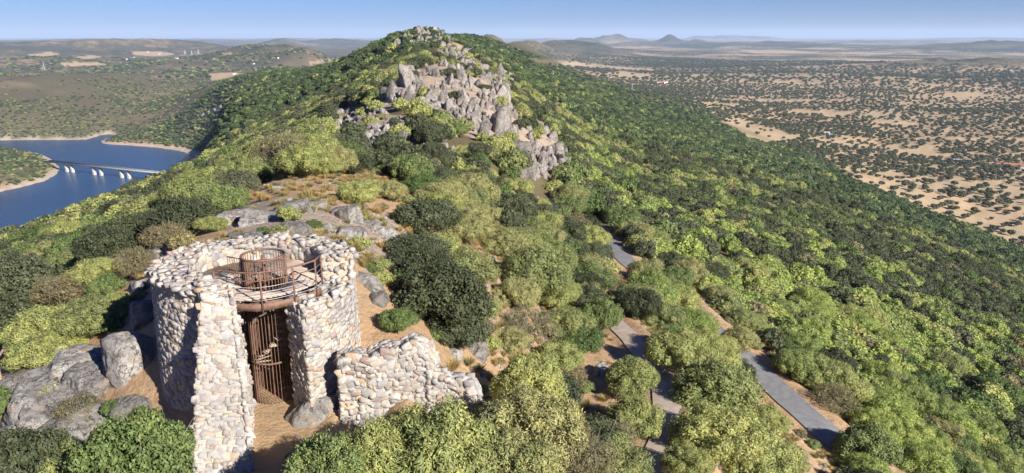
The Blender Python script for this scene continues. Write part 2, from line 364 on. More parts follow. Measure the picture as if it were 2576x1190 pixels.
c = mix(t, noise(t, p, 6, 8, .7), (.36, .28, .19), (.50, .41, .30)); c = mix(t, ramp(t, noise(t, p, .7, 6), [(.5, (0, 0, 0)), (.65, (.7, .7, .7))]), c, (.26, .22, .19))
t.links.new(c, b.inputs['Base Color']); b.inputs['Roughness'].default_value = .95; bump(t, b, noise(t, p, 12, 6), .8, .05); MORTAR = m
def mat_simple(name, c1, c2, scale, rough=.8, metal=0, bstr=.3, bd=.01):
    m, t, b = nodes(name); p = geo(t, 'Position'); n_ = noise(t, p, scale, 6, .65)
    t.links.new(ramp(t, n_, [(.35, c1), (.65, c2)]), b.inputs['Base Color']); b.inputs['Roughness'].default_value = rough; b.inputs['Metallic'].default_value = metal
    bump(t, b, n_, bstr, bd); return m
CORTEN = mat_simple('weathered_steel', (.13, .065, .04), (.21, .12, .08), 8, .75)
m, t, b = nodes('deck_wood'); p = geo(t, 'Position'); oi = t.nodes.new('ShaderNodeObjectInfo')
c = ramp(t, noise(t, p, 5, 6, .7), [(.3, (.33, .25, .19)), (.7, (.48, .38, .30))])
c = mix(t, 1.0, c, math_(t, 'ADD', math_(t, 'MULTIPLY', oi.outputs['Random'], .35), .8), 'MULTIPLY')
t.links.new(c, b.inputs['Base Color']); b.inputs['Roughness'].default_value = .8; DECKM = m
ASPHALT = mat_simple('asphalt', (.15, .148, .15), (.22, .215, .21), 1.2, .9)
PATHM = mat_simple('path_paving', (.34, .27, .21), (.46, .375, .295), 1.5, .95)
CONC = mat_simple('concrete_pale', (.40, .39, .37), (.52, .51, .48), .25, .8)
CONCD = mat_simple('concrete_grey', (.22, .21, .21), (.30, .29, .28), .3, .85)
STEEL = mat_simple('galvanised_steel', (.45, .46, .47), (.6, .6, .6), 1, .5, .3)
WOOD = mat_simple('old_wood', (.22, .16, .11), (.34, .26, .18), 6, .85)
WHITE = mat_simple('white_render', (.70, .69, .66), (.82, .81, .78), .5, .8)
TILE = mat_simple('roof_tile_red', (.30, .12, .07), (.42, .19, .11), .8, .85)
GLASSD = mat_simple('dark_window', (.02, .025, .03), (.04, .045, .05), 1, .15)
# terrain: masks are stored per vertex where each cover grows
m, t, b = nodes('terrain_ground'); p = geo(t, 'Position')
at = N(t, 'Attribute', attr='cover'); sep = t.nodes.new('ShaderNodeSeparateColor'); t.links.new(at.outputs['Color'], sep.inputs[0])
at2 = N(t, 'Attribute', attr='cover2'); sep2 = t.nodes.new('ShaderNodeSeparateColor'); t.links.new(at2.outputs['Color'], sep2.inputs[0])
n_a = noise(t, p, .012, 8, .65); n_b = noise(t, p, .12, 8, .65); n_c = noise(t, p, 1.3, 8, .7); n_d = noise(t, p, 9, 5, .7)
soil = ramp(t, n_b, [(.3, (.36, .215, .12)), (.5, (.47, .30, .165)), (.7, (.55, .39, .22))])
soil = mix(t, ramp(t, n_c, [(.45, (0, 0, 0)), (.65, (.7, .7, .7))]), soil, (.33, .235, .15))
soil = mix(t, ramp(t, n_d, [(.5, (0, 0, 0)), (.7, (.6, .6, .6))]), soil, (.55, .42, .28))
straw = ramp(t, n_a, [(.3, (.36, .25, .145)), (.5, (.46, .335, .20)), (.7, (.35, .29, .175))])
straw = mix(t, ramp(t, n_b, [(.5, (0, 0, 0)), (.66, (.6, .6, .6))]), straw, (.38, .245, .15))
heath = ramp(t, n_b, [(.3, (.085, .072, .046)), (.5, (.125, .095, .062)), (.7, (.19, .13, .09))])
heath = mix(t, ramp(t, n_c, [(.4, (0, 0, 0)), (.6, (.6, .6, .6))]), heath, (.10, .11, .05))
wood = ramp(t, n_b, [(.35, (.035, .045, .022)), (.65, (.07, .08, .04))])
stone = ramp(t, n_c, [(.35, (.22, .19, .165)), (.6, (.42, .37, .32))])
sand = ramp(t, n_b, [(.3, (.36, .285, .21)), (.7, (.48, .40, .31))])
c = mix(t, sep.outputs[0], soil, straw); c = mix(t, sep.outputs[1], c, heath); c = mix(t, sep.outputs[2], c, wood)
c = mix(t, sep2.outputs[0], c, stone); c = mix(t, sep2.outputs[1], c, sand)
# far open woodland too small to stand as trees: dark crowns on straw
vo = t.nodes.new('ShaderNodeTexVoronoi'); vo.inputs['Scale'].default_value = 1 / 22.; t.links.new(p, vo.inputs['Vector'])
cr = ramp(t, math_(t, 'ADD', math_(t, 'MULTIPLY', vo.outputs['Distance'], .35), math_(t, 'MULTIPLY', noise(t, p, .0011, 6, .7), 1.0)), [(.0, (1, 1, 1)), (.68, (1, 1, 1)), (.75, (0, 0, 0))])
c = mix(t, math_(t, 'MULTIPLY', cr, sep2.outputs[2]), c, (.04, .05, .028))
t.links.new(c, b.inputs['Base Color']); b.inputs['Roughness'].default_value = 1.0; b.inputs['Specular IOR Level'].default_value = .1
q = bump(t, b, n_c, .8, .5); bump(t, b, n_d, .6, .08, q); GROUND = m
m, t, b = nodes('reservoir_water'); p = geo(t, 'Position')
b.inputs['Base Color'].default_value = (.012, .055, .13, 1); b.inputs['Roughness'].default_value = .2; b.inputs['IOR'].default_value = 1.33
mp = t.nodes.new('ShaderNodeMapping'); mp.inputs['Scale'].default_value = (1, .5, 1); mp.inputs['Rotation'].default_value = (0, 0, .5); t.links.new(p, mp.inputs['Vector'])
t.links.new(mix(t, ramp(t, noise(t, mp.outputs[0], .01, 6, .6), [(.35, (0, 0, 0)), (.7, (1, 1, 1))]), (.008, .040, .095), (.013, .06, .135)), b.inputs['Base Color'])
q = bump(t, b, noise(t, mp.outputs[0], .25, 6, .75), 1.0, 1.2); WATER = m
# ------------------------------------------------------------------ ground sheet
r_ = RG; PX, PY = to_px(X, Y, Z)
front = (Y > 0)
def pmask(poly): return inpoly(PX, PY, poly) & front
right = AZ > 0
DEHESA = sstep(0, 1, np.where(AZ > -.12, 1, 0)) * (1 - sstep(52, 95, Z + 22 * fbm(X / 130, Y / 130, 4, 47))) * sstep(500, 900, r_)
# open fields without trees, as outlines on the ground
FIELDS = [[(1320,146),(1400,151),(1560,168),(1660,176),(1640,181),(1480,172),(1340,156)],
          [(1860,126),(2000,127),(2070,134),(1900,135)],[(2100,132),(2250,133),(2240,137),(2120,136)],
          [(2110,149),(2300,151),(2500,158),(2400,161),(2150,155)],
          [(1800,306),(1860,300),(1980,335),(2010,352),(1930,362),(1880,352),(1850,330)],
          [(2240,372),(2350,380),(2400,395),(2380,402),(2260,385)],[(1760,258),(1860,262),(1860,270),(1770,266)],
          [(1560,178),(1640,190),(1620,200),(1540,188)],
          [(2380,232),(2480,236),(2470,250),(2370,245)],[(1980,275),(2150,282),(2140,292),(1980,288)],[(2200,302),(2330,312),(2300,322),(2190,312)]]
LFIELDS = [[(524,185),(560,183),(632,184.5),(600,193),(550,203),(535,203)],
           [(330,131),(400,128),(445,137),(400,142),(340,140)],[(185,144),(235,138),(255,143),(220,150)],[(70,135),(130,131),(150,137),(110,145),(75,140)],
           [(150,155),(240,155),(270,162),(200,168),(160,166)],[(770,157),(830,150),(840,152),(780,163)],[(560,134),(590,132),(590,136),(562,138)],[(1345,120),(1360,116),(1352,128),(1344,126)]]
THIN = np.maximum(pmask([(1930,385),(2060,400),(2200,440),(2260,470),(2220,490),(2080,470),(1960,430)]), pmask([(2120,500),(2300,480),(2620,540),(2620,640),(2420,610),(2300,580)])).astype(float)
fields = np.zeros(X.shape)
for f in FIELDS + LFIELDS: fields = np.maximum(fields, pmask(f))
OUTA = [(945,270),(950,235),(985,200),(1030,185),(1060,170),(1080,140),(1120,112),(1150,110),(1180,130),(1230,175),(1285,190),(1275,240),(1300,300),(1400,350),(1430,400),(1440,430),(1350,445),(1290,425),(1240,370),(1150,330),(1100,300),(1040,280)]
OUTB = [(815,360),(845,275),(900,272),(960,288),(1030,292),(1030,350),(975,395),(940,385),(900,350)]
OUTC = [(985,105),(1040,66),(1100,76),(1140,95),(1110,125),(1060,120),(1010,125)]
n0_ = fbm(X / 40, Y / 40, 4, 52)
GREY = np.maximum.reduce([pmask(OUTA) & (r_ > 90) & (r_ < 700), pmask(OUTB) & (r_ < 400) & (r_ > 60), pmask(OUTC) & (r_ < 900) & (r_ > 400) & (n0_ > -.05)]).astype(float)
GREY = np.maximum(GREY, pmask([(560,620),(560,520),(700,495),(880,520),(1010,560),(1000,620),(920,700),(900,640)]) & (r_ < 60) & (r_ > 26)) * .55
n4 = fbm(X / 60, Y / 60, 4, 40)
straw_ = np.maximum(DEHESA, fields)
leftfar = (AZ < -.16) & (r_ > 2030)
heath_ = np.where(leftfar | ((AZ < -.02) & (r_ > 2200)), .75 + .6 * fbm(X / 180, Y / 180, 5, 41), 0) ; heath_ = np.clip(heath_ * 1.4, 0, 1) * (1 - fields)
penins = (AZ < -.45) & (r_ > 1200) & (r_ < 1800); heath_ = np.where(penins, .35, heath_)
ridge2 = sstep(-.16, -.12, AZ) * sstep(1000, 1500, r_) * sstep(60, 95, Z) * (1 - sstep(14000, 16000, r_)); heath_ = np.maximum(heath_, ridge2 * .9)
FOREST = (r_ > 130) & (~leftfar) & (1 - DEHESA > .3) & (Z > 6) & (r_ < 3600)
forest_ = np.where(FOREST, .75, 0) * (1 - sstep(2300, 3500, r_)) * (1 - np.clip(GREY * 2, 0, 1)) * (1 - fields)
fm = sstep(3600, 5200, r_)
sand_ = np.where((WD > 0) & (WD < 30), 1 - sstep(6, 18, WD + 4 * n4), 0); sand_ = np.where(WD < 0, 1, sand_)
farw = fm * np.where(AZ < -.05, .8, 1) * (1 - fields) ; heath_ = np.where((r_ > 4600) & (AZ < -.05), np.clip(.8 + n4, 0, 1) * (1 - fields), heath_)
mount = sstep(10000, 14000, r_) * sstep(80, 160, Z)
heath_ = np.maximum(heath_, mount * .8)
def colattr(me, name, a, b_, c_):
    at = me.attributes.new(name, 'FLOAT_COLOR', 'POINT'); arr = np.ones((a.size, 4), np.float32)
    arr[:, 0] = a.ravel(); arr[:, 1] = b_.ravel(); arr[:, 2] = c_.ravel(); at.data.foreach_set('color', arr.ravel())
na, nl = X.shape; V = np.stack([X, Y, Z], -1).reshape(-1, 3)
ii, jj = np.meshgrid(np.arange(na - 1), np.arange(nl - 1), indexing='ij'); b0 = (ii * nl + jj).ravel()
Fq = np.stack([b0, b0 + 1, b0 + nl + 1, b0 + nl], -1)
Fq = Fq[:, ::-1]
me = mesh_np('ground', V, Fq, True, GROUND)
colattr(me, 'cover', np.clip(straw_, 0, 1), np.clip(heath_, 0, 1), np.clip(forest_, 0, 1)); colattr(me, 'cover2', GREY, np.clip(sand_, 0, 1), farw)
ground = link('ground', me, kind='structure')
# castle mound under the viewpoint, closing the sheet
ang = np.linspace(0, 2 * np.pi, 48, endpoint=False); v = [(0, 0, float(H(0, 2.01)) )] + [(2.2 * math.sin(a), 2.2 * math.cos(a), float(H(2.2 * math.sin(a), 2.2 * math.cos(a))) + .01) for a in ang]
cm = bpy.data.meshes.new('castle_mound'); cm.from_pydata(v, [], [(0, 1 + i, 1 + (i + 1) % 48)[::-1] for i in range(48)]); cm.materials.append(PATHM); link('terrain', cm, kind='structure')
# water sheet
wx = [p_[0] for p_ in WPOLY]; wy = [p_[1] for p_ in WPOLY]
x0, x1, y0, y1 = min(wx) - 60, max(wx) + 60, min(wy) - 60, max(wy) + 60
wm = mesh_np('water', [(x0, y0, 0), (x1, y0, 0), (x1, y1, 0), (x0, y1, 0)], [[0, 1, 2, 3]], False, WATER); link('water', wm, kind='structure')
# road and path
def strip(name, line, hw, mat, up, skip=None):
    vs, fs = [], []
    for i, p_ in enumerate(line):
        d = (line[min(i + 1, len(line) - 1)] - line[max(i - 1, 0)]); d.z = 0; d.normalize(); nrm = Vector((-d.y, d.x, 0))
        wv = hw * (1 + .03 * math.sin(i * .6))
        for s in (-1, -.5, 0, .5, 1): q_ = p_ + nrm * wv * s; vs.append((q_.x, q_.y, p_.z + up + .03 * (1 - abs(s))))
    for i in range(len(line) - 1):
        for k in range(4): a_ = i * 5 + k; fs.append((a_, a_ + 5, a_ + 6, a_ + 1)[::-1])
    return link(name, mesh_np(name, vs, fs, True, mat), kind='structure')
strip('road', road_line, 1.3, ASPHALT, .09); strip('path', path_line, .8, PATHM, .07)
r2 = smooth_line([hit(*p_) for p_ in [(1948,412),(1956,420),(1962,428),(1952,440),(1960,447)]]); strip('road', r2, 4, ASPHALT, .9)
# haze
# ------------------------------------------------------------------ shapes: crowns, trunks, rocks
def ico(sub):
    bm = bmesh.new(); bmesh.ops.create_icosphere(bm, subdivisions=sub, radius=1)
    v = np.array([x.co[:] for x in bm.verts]); f = np.array([[q.index for q in x.verts] for x in bm.faces]); bm.free(); return v, f
ICO1, ICO2, ICO3, ICO4 = ico(1), ico(2), ico(3), ico(4)
def tube(pts, rad, ns=5):
    vs, fs = [], []; pts = [np.array(p, float) for p in pts]
    for i, p in enumerate(pts):
        d = pts[min(i + 1, len(pts) - 1)] - pts[max(i - 1, 0)]; d /= np.linalg.norm(d) + 1e-9
        u = np.cross(d, (0.3, .9, .1)); u /= np.linalg.norm(u) + 1e-9; w_ = np.cross(d, u)
        for k in range(ns):
            a = 2 * math.pi * k / ns; vs.append(p + (u * math.cos(a) + w_ * math.sin(a)) * rad[i])
    for i in range(len(pts) - 1):
        for k in range(ns):
            a = i * ns + k; b_ = i * ns + (k + 1) % ns; fs.append((a, b_, b_ + ns, a + ns))
    return np.array(vs), np.array(fs)
def joinq(parts):
    vs, fs, o = [], [], 0
    for v, f in parts:
        f = np.asarray(f)
        if f.shape[1] == 3: f = np.concatenate([f, f[:, 2:3]], 1)
        vs.append(v); fs.append(f + o); o += len(v)
    return np.concatenate(vs), np.concatenate(fs)
def crown(rs, nb, ncards, size, elong, flat=.75, core=.74, coreico=None, rnd=.75, lift=.25, spread=.62, brad=(.24, .44), fz=.86):
    """crown of radius about 1, from z = lift up; cards are leaf sprays standing on uneven clumps"""
    C, Rr = [], []
    for i in range(nb):
        a = rs.uniform(0, 2 * math.pi); u = rs.uniform(-.15, 1) ** 1.0; q = math.sqrt(max(0, 1 - u * u)) if u > 0 else 1
        d = spread * rs.uniform(.75, 1.12)
        C.append((d * q * math.cos(a), d * q * math.sin(a), lift + .42 + flat * .62 * u * d / spread)); Rr.append(rs.uniform(*brad))
    C.append((0, 0, lift + .45)); Rr.append(.55); C = np.array(C); Rr = np.array(Rr)
    pr = Rr ** 2 / (Rr ** 2).sum(); k = rs.choice(len(Rr), ncards * 2, p=pr); d = rs.normal(size=(ncards * 2, 3)); d /= np.linalg.norm(d, axis=1)[:, None]
    sh = fz + (1.1 - fz) * rs.rand(ncards * 2) ** 1.2 + .14 * np.maximum(0, fbm(d[:, 0] * 4 + k, d[:, 1] * 4 + d[:, 2] * 3, 3, 5))
    P = C[k] + d * (Rr[k] * sh)[:, None]
    dm = np.ones(len(P), bool)
    for j in range(len(Rr)): dm &= (np.linalg.norm(P - C[j], axis=1) > Rr[j] * .8) | (k == j)
    dm &= P[:, 2] > lift * .6
    P, d = P[dm][:ncards], d[dm][:ncards]; n_ = len(P)
    nn = d + rs.normal(size=(n_, 3)) * rnd * .6 + np.array([0, 0, .25]); nn /= np.linalg.norm(nn, axis=1)[:, None]
    tt = rs.normal(size=(n_, 3)) + d * .9 + np.array([0, 0, .5]); tt -= nn * (tt * nn).sum(1)[:, None]; tt /= np.linalg.norm(tt, axis=1)[:, None] + 1e-9
    bb = np.cross(nn, tt); s = size * rs.uniform(.6, 1.35, n_)[:, None]; w_ = s / elong
    vs = np.stack([P - tt * s * .5, P + bb * w_ * .5, P + tt * s * .5 + nn * s * .12, P - bb * w_ * .5], 1).reshape(-1, 3)
    fs = np.arange(n_ * 4).reshape(-1, 4); parts = [(vs, fs)]
    if core:
        iv, if_ = coreico or ICO2
        for c_, r_r in zip(C, Rr): parts.append((iv * r_r * core * (1 + .1 * rs.normal(size=(len(iv), 1))) + c_, if_))
    return joinq(parts)
def trunk(rs, h=.62, lean=.1, r0=.07, limbs=5, twigs=0):
    p = [(0, 0, -.25), (lean * .1, 0, .05), (lean * .5, .02, h * .4), (lean, .04, h * .75)]; parts = [tube(p, [r0 * 1.25, r0, r0 * .8, r0 * .55], 6)]
    for i in range(limbs):
        a = 2 * math.pi * (i + rs.rand() * .6) / limbs; q = rs.uniform(.35, .75)
        b0 = np.array(p[2]) * (1 - q) + np.array(p[3]) * q; e = b0 + np.array([math.cos(a) * .48, math.sin(a) * .48, .28 + .2 * rs.rand()])
        mid = (b0 + e) / 2 + rs.normal(size=3) * .04; parts.append(tube([b0, mid, e], [r0 * .5, r0 * .33, r0 * .14], 4))
        for j in range(twigs):
            s = mid + (e - mid) * rs.rand(); g = s + rs.normal(size=3) * .22 + np.array([math.cos(a) * .2, math.sin(a) * .2, .25]); parts.append(tube([s, (s + g) / 2 + rs.normal(size=3) * .03, g], [.014, .009, .003], 3))
    return joinq(parts)
NEARC, MIDC, FARC = {}, {}, {}
for kd, (ns_, nc, sz, el, rn, sd, mt) in {'olive': (5, 17000, .070, 3.4, .8, 10, 'olive'), 'green': (4, 14000, .066, 1.9, .9, 30, 'green'), 'oak': (4, 14000, .058, 1.6, 1.0, 50, 'oak'), 'dry': (2, 9000, .045, 2.6, 1.1, 70, 'dry')}.items():
    NEARC[kd] = []
    for i in range(ns_):
        rs = np.random.RandomState(sd + i); v, f = crown(rs, 75 if kd != 'dry' else 40, nc, sz, el, rnd=rn, core=.6 if kd != 'dry' else .3, coreico=ICO1, spread=.80, brad=(.09, .29), fz=.70)
        NEARC[kd].append(mesh_np('crown_' + kd, v, f, False, LEAF[mt]))
    MIDC[kd] = []
    for i in range(2):
        rs = np.random.RandomState(sd + 9 + i); v, f = crown(rs, 34, 1900, .13, 1.7, rnd=rn, core=.7, coreico=ICO1, spread=.72, brad=(.17, .33))
        MIDC[kd].append((v, f))
NEARC['lime'] = [c_.copy() for c_ in NEARC['olive']]; MIDC['lime'] = MIDC['olive'][::-1]
for c_ in NEARC['lime']: c_.materials[0] = LEAF['lime']
TRUNKS = []
for i in range(3): rs = np.random.RandomState(90 + i); v, f = trunk(rs, limbs=6, twigs=4 if i < 2 else 12); TRUNKS.append(mesh_np('trunk', v, f, True, BARK))
def combo(name, parts, mats):
    v, f = joinq([(p[0], p[1]) for p in parts]); me = mesh_np(name, v, f, False)
    for m_ in mats: me.materials.append(m_)
    idx = np.concatenate([np.full(len(p[1]), p[2], np.int32) for p in parts]); me.polygons.foreach_set('material_index', idx); return me
# ------------------------------------------------------------------ where trees stand
def jgrid(x0, x1, y0, y1, cell, seed, jit=.9):
    rs = np.random.RandomState(seed); gx, gy = np.meshgrid(np.arange(x0, x1, cell), np.arange(y0, y1, cell))
    gx = gx.ravel() + rs.uniform(-.5, .5, gx.size) * cell * jit; gy = gy.ravel() + rs.uniform(-.5, .5, gy.size) * cell * jit
    return gx, gy, rs
line2 = lambda l: [(p.x, p.y) for p in l]
ROADL, PATHL = line2(road_line), line2(path_line)
CLEAR = [[(600,560),(615,500),(640,472),(700,455),(770,452),(835,448),(850,500),(930,520),(1000,565),(1050,600),(1040,640),(1000,650),(960,700),(905,760),(900,640),(560,640),(560,600)],
         [(1240,800),(1290,790),(1280,880),(1200,900),(1170,840)],[(1455,800),(1530,820),(1545,880),(1500,900),(1440,850)],
         [(1650,985),(1740,1010),(1760,1060),(1690,1100),(1660,1060)],[(1185,900),(1270,850),(1290,890),(1200,930)],
         [(0,900),(90,870),(330,760),(400,760),(430,1090),(400,1190),(0,1190)],[(1100,430),(1160,440),(1190,470),(1150,480),(1090,460)]]
def cover_at(x, y):
    z = H(x, y); px, py = to_px(x, y, z); return z, px, py
def tower_clear(x, y): return np.hypot(x - TC.x, y - TC.y) > 6.5
def mk_forest():
    out = []
    for (ra, rb, cell, wa, wb) in ((28, 120, 3.3, 3.4, 5.8), (120, 420, 4.0, 4.2, 7.4), (420, 1000, 5.8, 5, 8), (1000, 2100, 7.5, 6, 9.5)):
        gx, gy, rs = jgrid(-rb * .85, rb * .85, 5, rb, cell, int(ra)); r = np.hypot(gx, gy); a = np.arctan2(gx, gy)
        k = (r > ra) & (r <= rb) & (np.abs(a) < R(43)); gx, gy, r, a = gx[k], gy[k], r[k], a[k]
        z, px, py = cover_at(gx, gy)
        d = bil(a, np.log(r), az, LR, DEHESA * 1.0); wd = bil(a, np.log(r), az, LR, np.clip(WD, -20, 60)); g = bil(a, np.log(r), az, LR, GREY)
        nz = fbm(gx / 70, gy / 70, 4, 61)
        k = (rs.rand(len(gx)) > d * 1.1) & (wd > 14) & (g < .15) | ((g >= .15) & (rs.rand(len(gx)) < .16) & (wd > 14))
        k &= ~((d > .5)); k &= rs.rand(len(gx)) < np.clip(.97 + nz * .9, .15, 1)
        lf = ((a < -.16) & (r > 2030)) | ((a < -.45) & (r > 1200)); k &= ~lf | (rs.rand(len(gx)) < .1)
        qx_, qy_ = to_px(gx, gy, z + .5 * wb); qx2, qy2 = to_px(gx, gy, z + .95 * wb)
        ino = (inpoly(qx_, qy_, OUTA) | inpoly(qx_, qy_, OUTB) | inpoly(qx2, qy2, OUTB) | inpoly(qx2, qy2, OUTA)) & (r < 300); k &= ~ino | (rs.rand(len(gx)) < .32)
        qc = to_px(gx, gy, z + .45 * wb); rp_ = .5 * (wa + wb) / 2 * FP / np.hypot(r, 15)
        for sg in ([(1875,890),(1950,965),(2030,1040),(2105,1112)], [(1522,592),(1560,632),(1600,668)], [(1562,830),(1600,868)], [(1655,1150),(1650,1195)]): k &= segdist(qc[0], qc[1], sg, False) > rp_ * .8
        for c_ in CLEAR: k &= ~(inpoly(px, py, c_) & (r < 130))
        k &= segdist(gx, gy, ROADL, False) > 3.5; k &= segdist(gx, gy, PATHL, False) > 2.0; k &= tower_clear(gx, gy)
        k &= ~((r < 30) & (px > 300) & (px < 1300)); k &= z > 1.5; k &= (rs.rand(len(gx)) > .85 * bil(a, np.log(r), az, LR, ridge2 * 1.0))
        fl = bil(a, np.log(r), az, LR, fields); k &= fl < .4
        gx, gy, z, r, a, px = gx[k], gy[k], z[k], r[k], a[k], px[k]
        W = rs.uniform(wa, wb, len(gx)) * (1 - .35 * bil(a, np.log(r), az, LR, GREY))
        out.append(np.stack([gx, gy, z, W, rs.uniform(.8, 1.15, len(gx)), r, fbm(gx / 28, gy / 28, 3, 62) + .35 * rs.normal(size=len(gx)), a], 1))
    return np.concatenate(out)
FT = mk_forest()
def mk_plain():
    out = []
    for (ra, rb, cell, wa, wb, pr) in ((450, 2000, 11.5, 7, 11, .82), (2000, 3600, 17, 8, 13, .85), (3600, 6800, 30, 13, 22, .8)):
        gx, gy, rs = jgrid(-rb * .1, rb * .85, 200, rb, cell, int(ra) + 1, 1.2); r = np.hypot(gx, gy); a = np.arctan2(gx, gy)
        k = (r > ra) & (r <= rb) & (a < R(42)) & (a > -.1); gx, gy, r, a = gx[k], gy[k], r[k], a[k]
        d = bil(a, np.log(r), az, LR, DEHESA * 1.0); fl = bil(a, np.log(r), az, LR, fields)
        nz = fbm(gx / 330, gy / 150, 4, 71) + .45 * fbm(gx / 1500, gy / 500, 3, 72); z = H(gx, gy)
        k = (rs.rand(len(gx)) < d) & (fl < .4) & (rs.rand(len(gx)) < np.clip(.78 + nz * 1.2 + .04 * (r > 2000), np.where(r < 1600, .35, .06), .95) * pr)
        th = bil(a, np.log(r), az, LR, THIN); k &= (th < .5) | (rs.rand(len(gx)) < .6); near = (r > 450) & (fl > .4) & (rs.rand(len(gx)) < .03) ; k |= near & (d > .5)
        gx, gy, z, r, a = gx[k], gy[k], z[k], r[k], a[k]
        out.append(np.stack([gx, gy, z, rs.uniform(wa, wb, len(gx)), rs.uniform(.8, 1.1, len(gx)), r, rs.normal(size=len(gx)), a], 1))
    return np.concatenate(out)
PT = mk_plain()
def mk_left():
    out = []
    for (ra, rb, cell, wa, wb, th) in ((1250, 2300, 9, 5, 10, .5), (2300, 3500, 13, 6, 12, .36), (3500, 6500, 26, 14, 26, .5)):
        gx, gy, rs = jgrid(-rb * .8, -rb * .0, 200, rb, cell, int(ra) + 3, 1.2); r = np.hypot(gx, gy); a = np.arctan2(gx, gy)
        k = (r > ra) & (r <= rb) & (a > R(-42)) & (a < -.08); gx, gy, r, a = gx[k], gy[k], r[k], a[k]
        wd = bil(a, np.log(r), az, LR, np.clip(WD, -20, 60)); fl = bil(a, np.log(r), az, LR, fields); z = H(gx, gy)
        nz = fbm(gx / 200, gy / 200, 4, 81); low = 1 - sstep(30, 110, z)
        k = ((a < -.16) & (r > 2030) | (a < -.45) | (r > 2100)) & (wd > 10) & (fl < .3) & (rs.rand(len(gx)) < np.clip(th * (.35 + low) + nz * 1.1, .02, .9))
        gx, gy, z, r, a = gx[k], gy[k], z[k], r[k], a[k]
        out.append(np.stack([gx, gy, z, rs.uniform(wa, wb, len(gx)) * .9, rs.uniform(.75, 1.0, len(gx)), r, rs.normal(size=len(gx)), a], 1))
    return np.concatenate(out)
LT = mk_left()
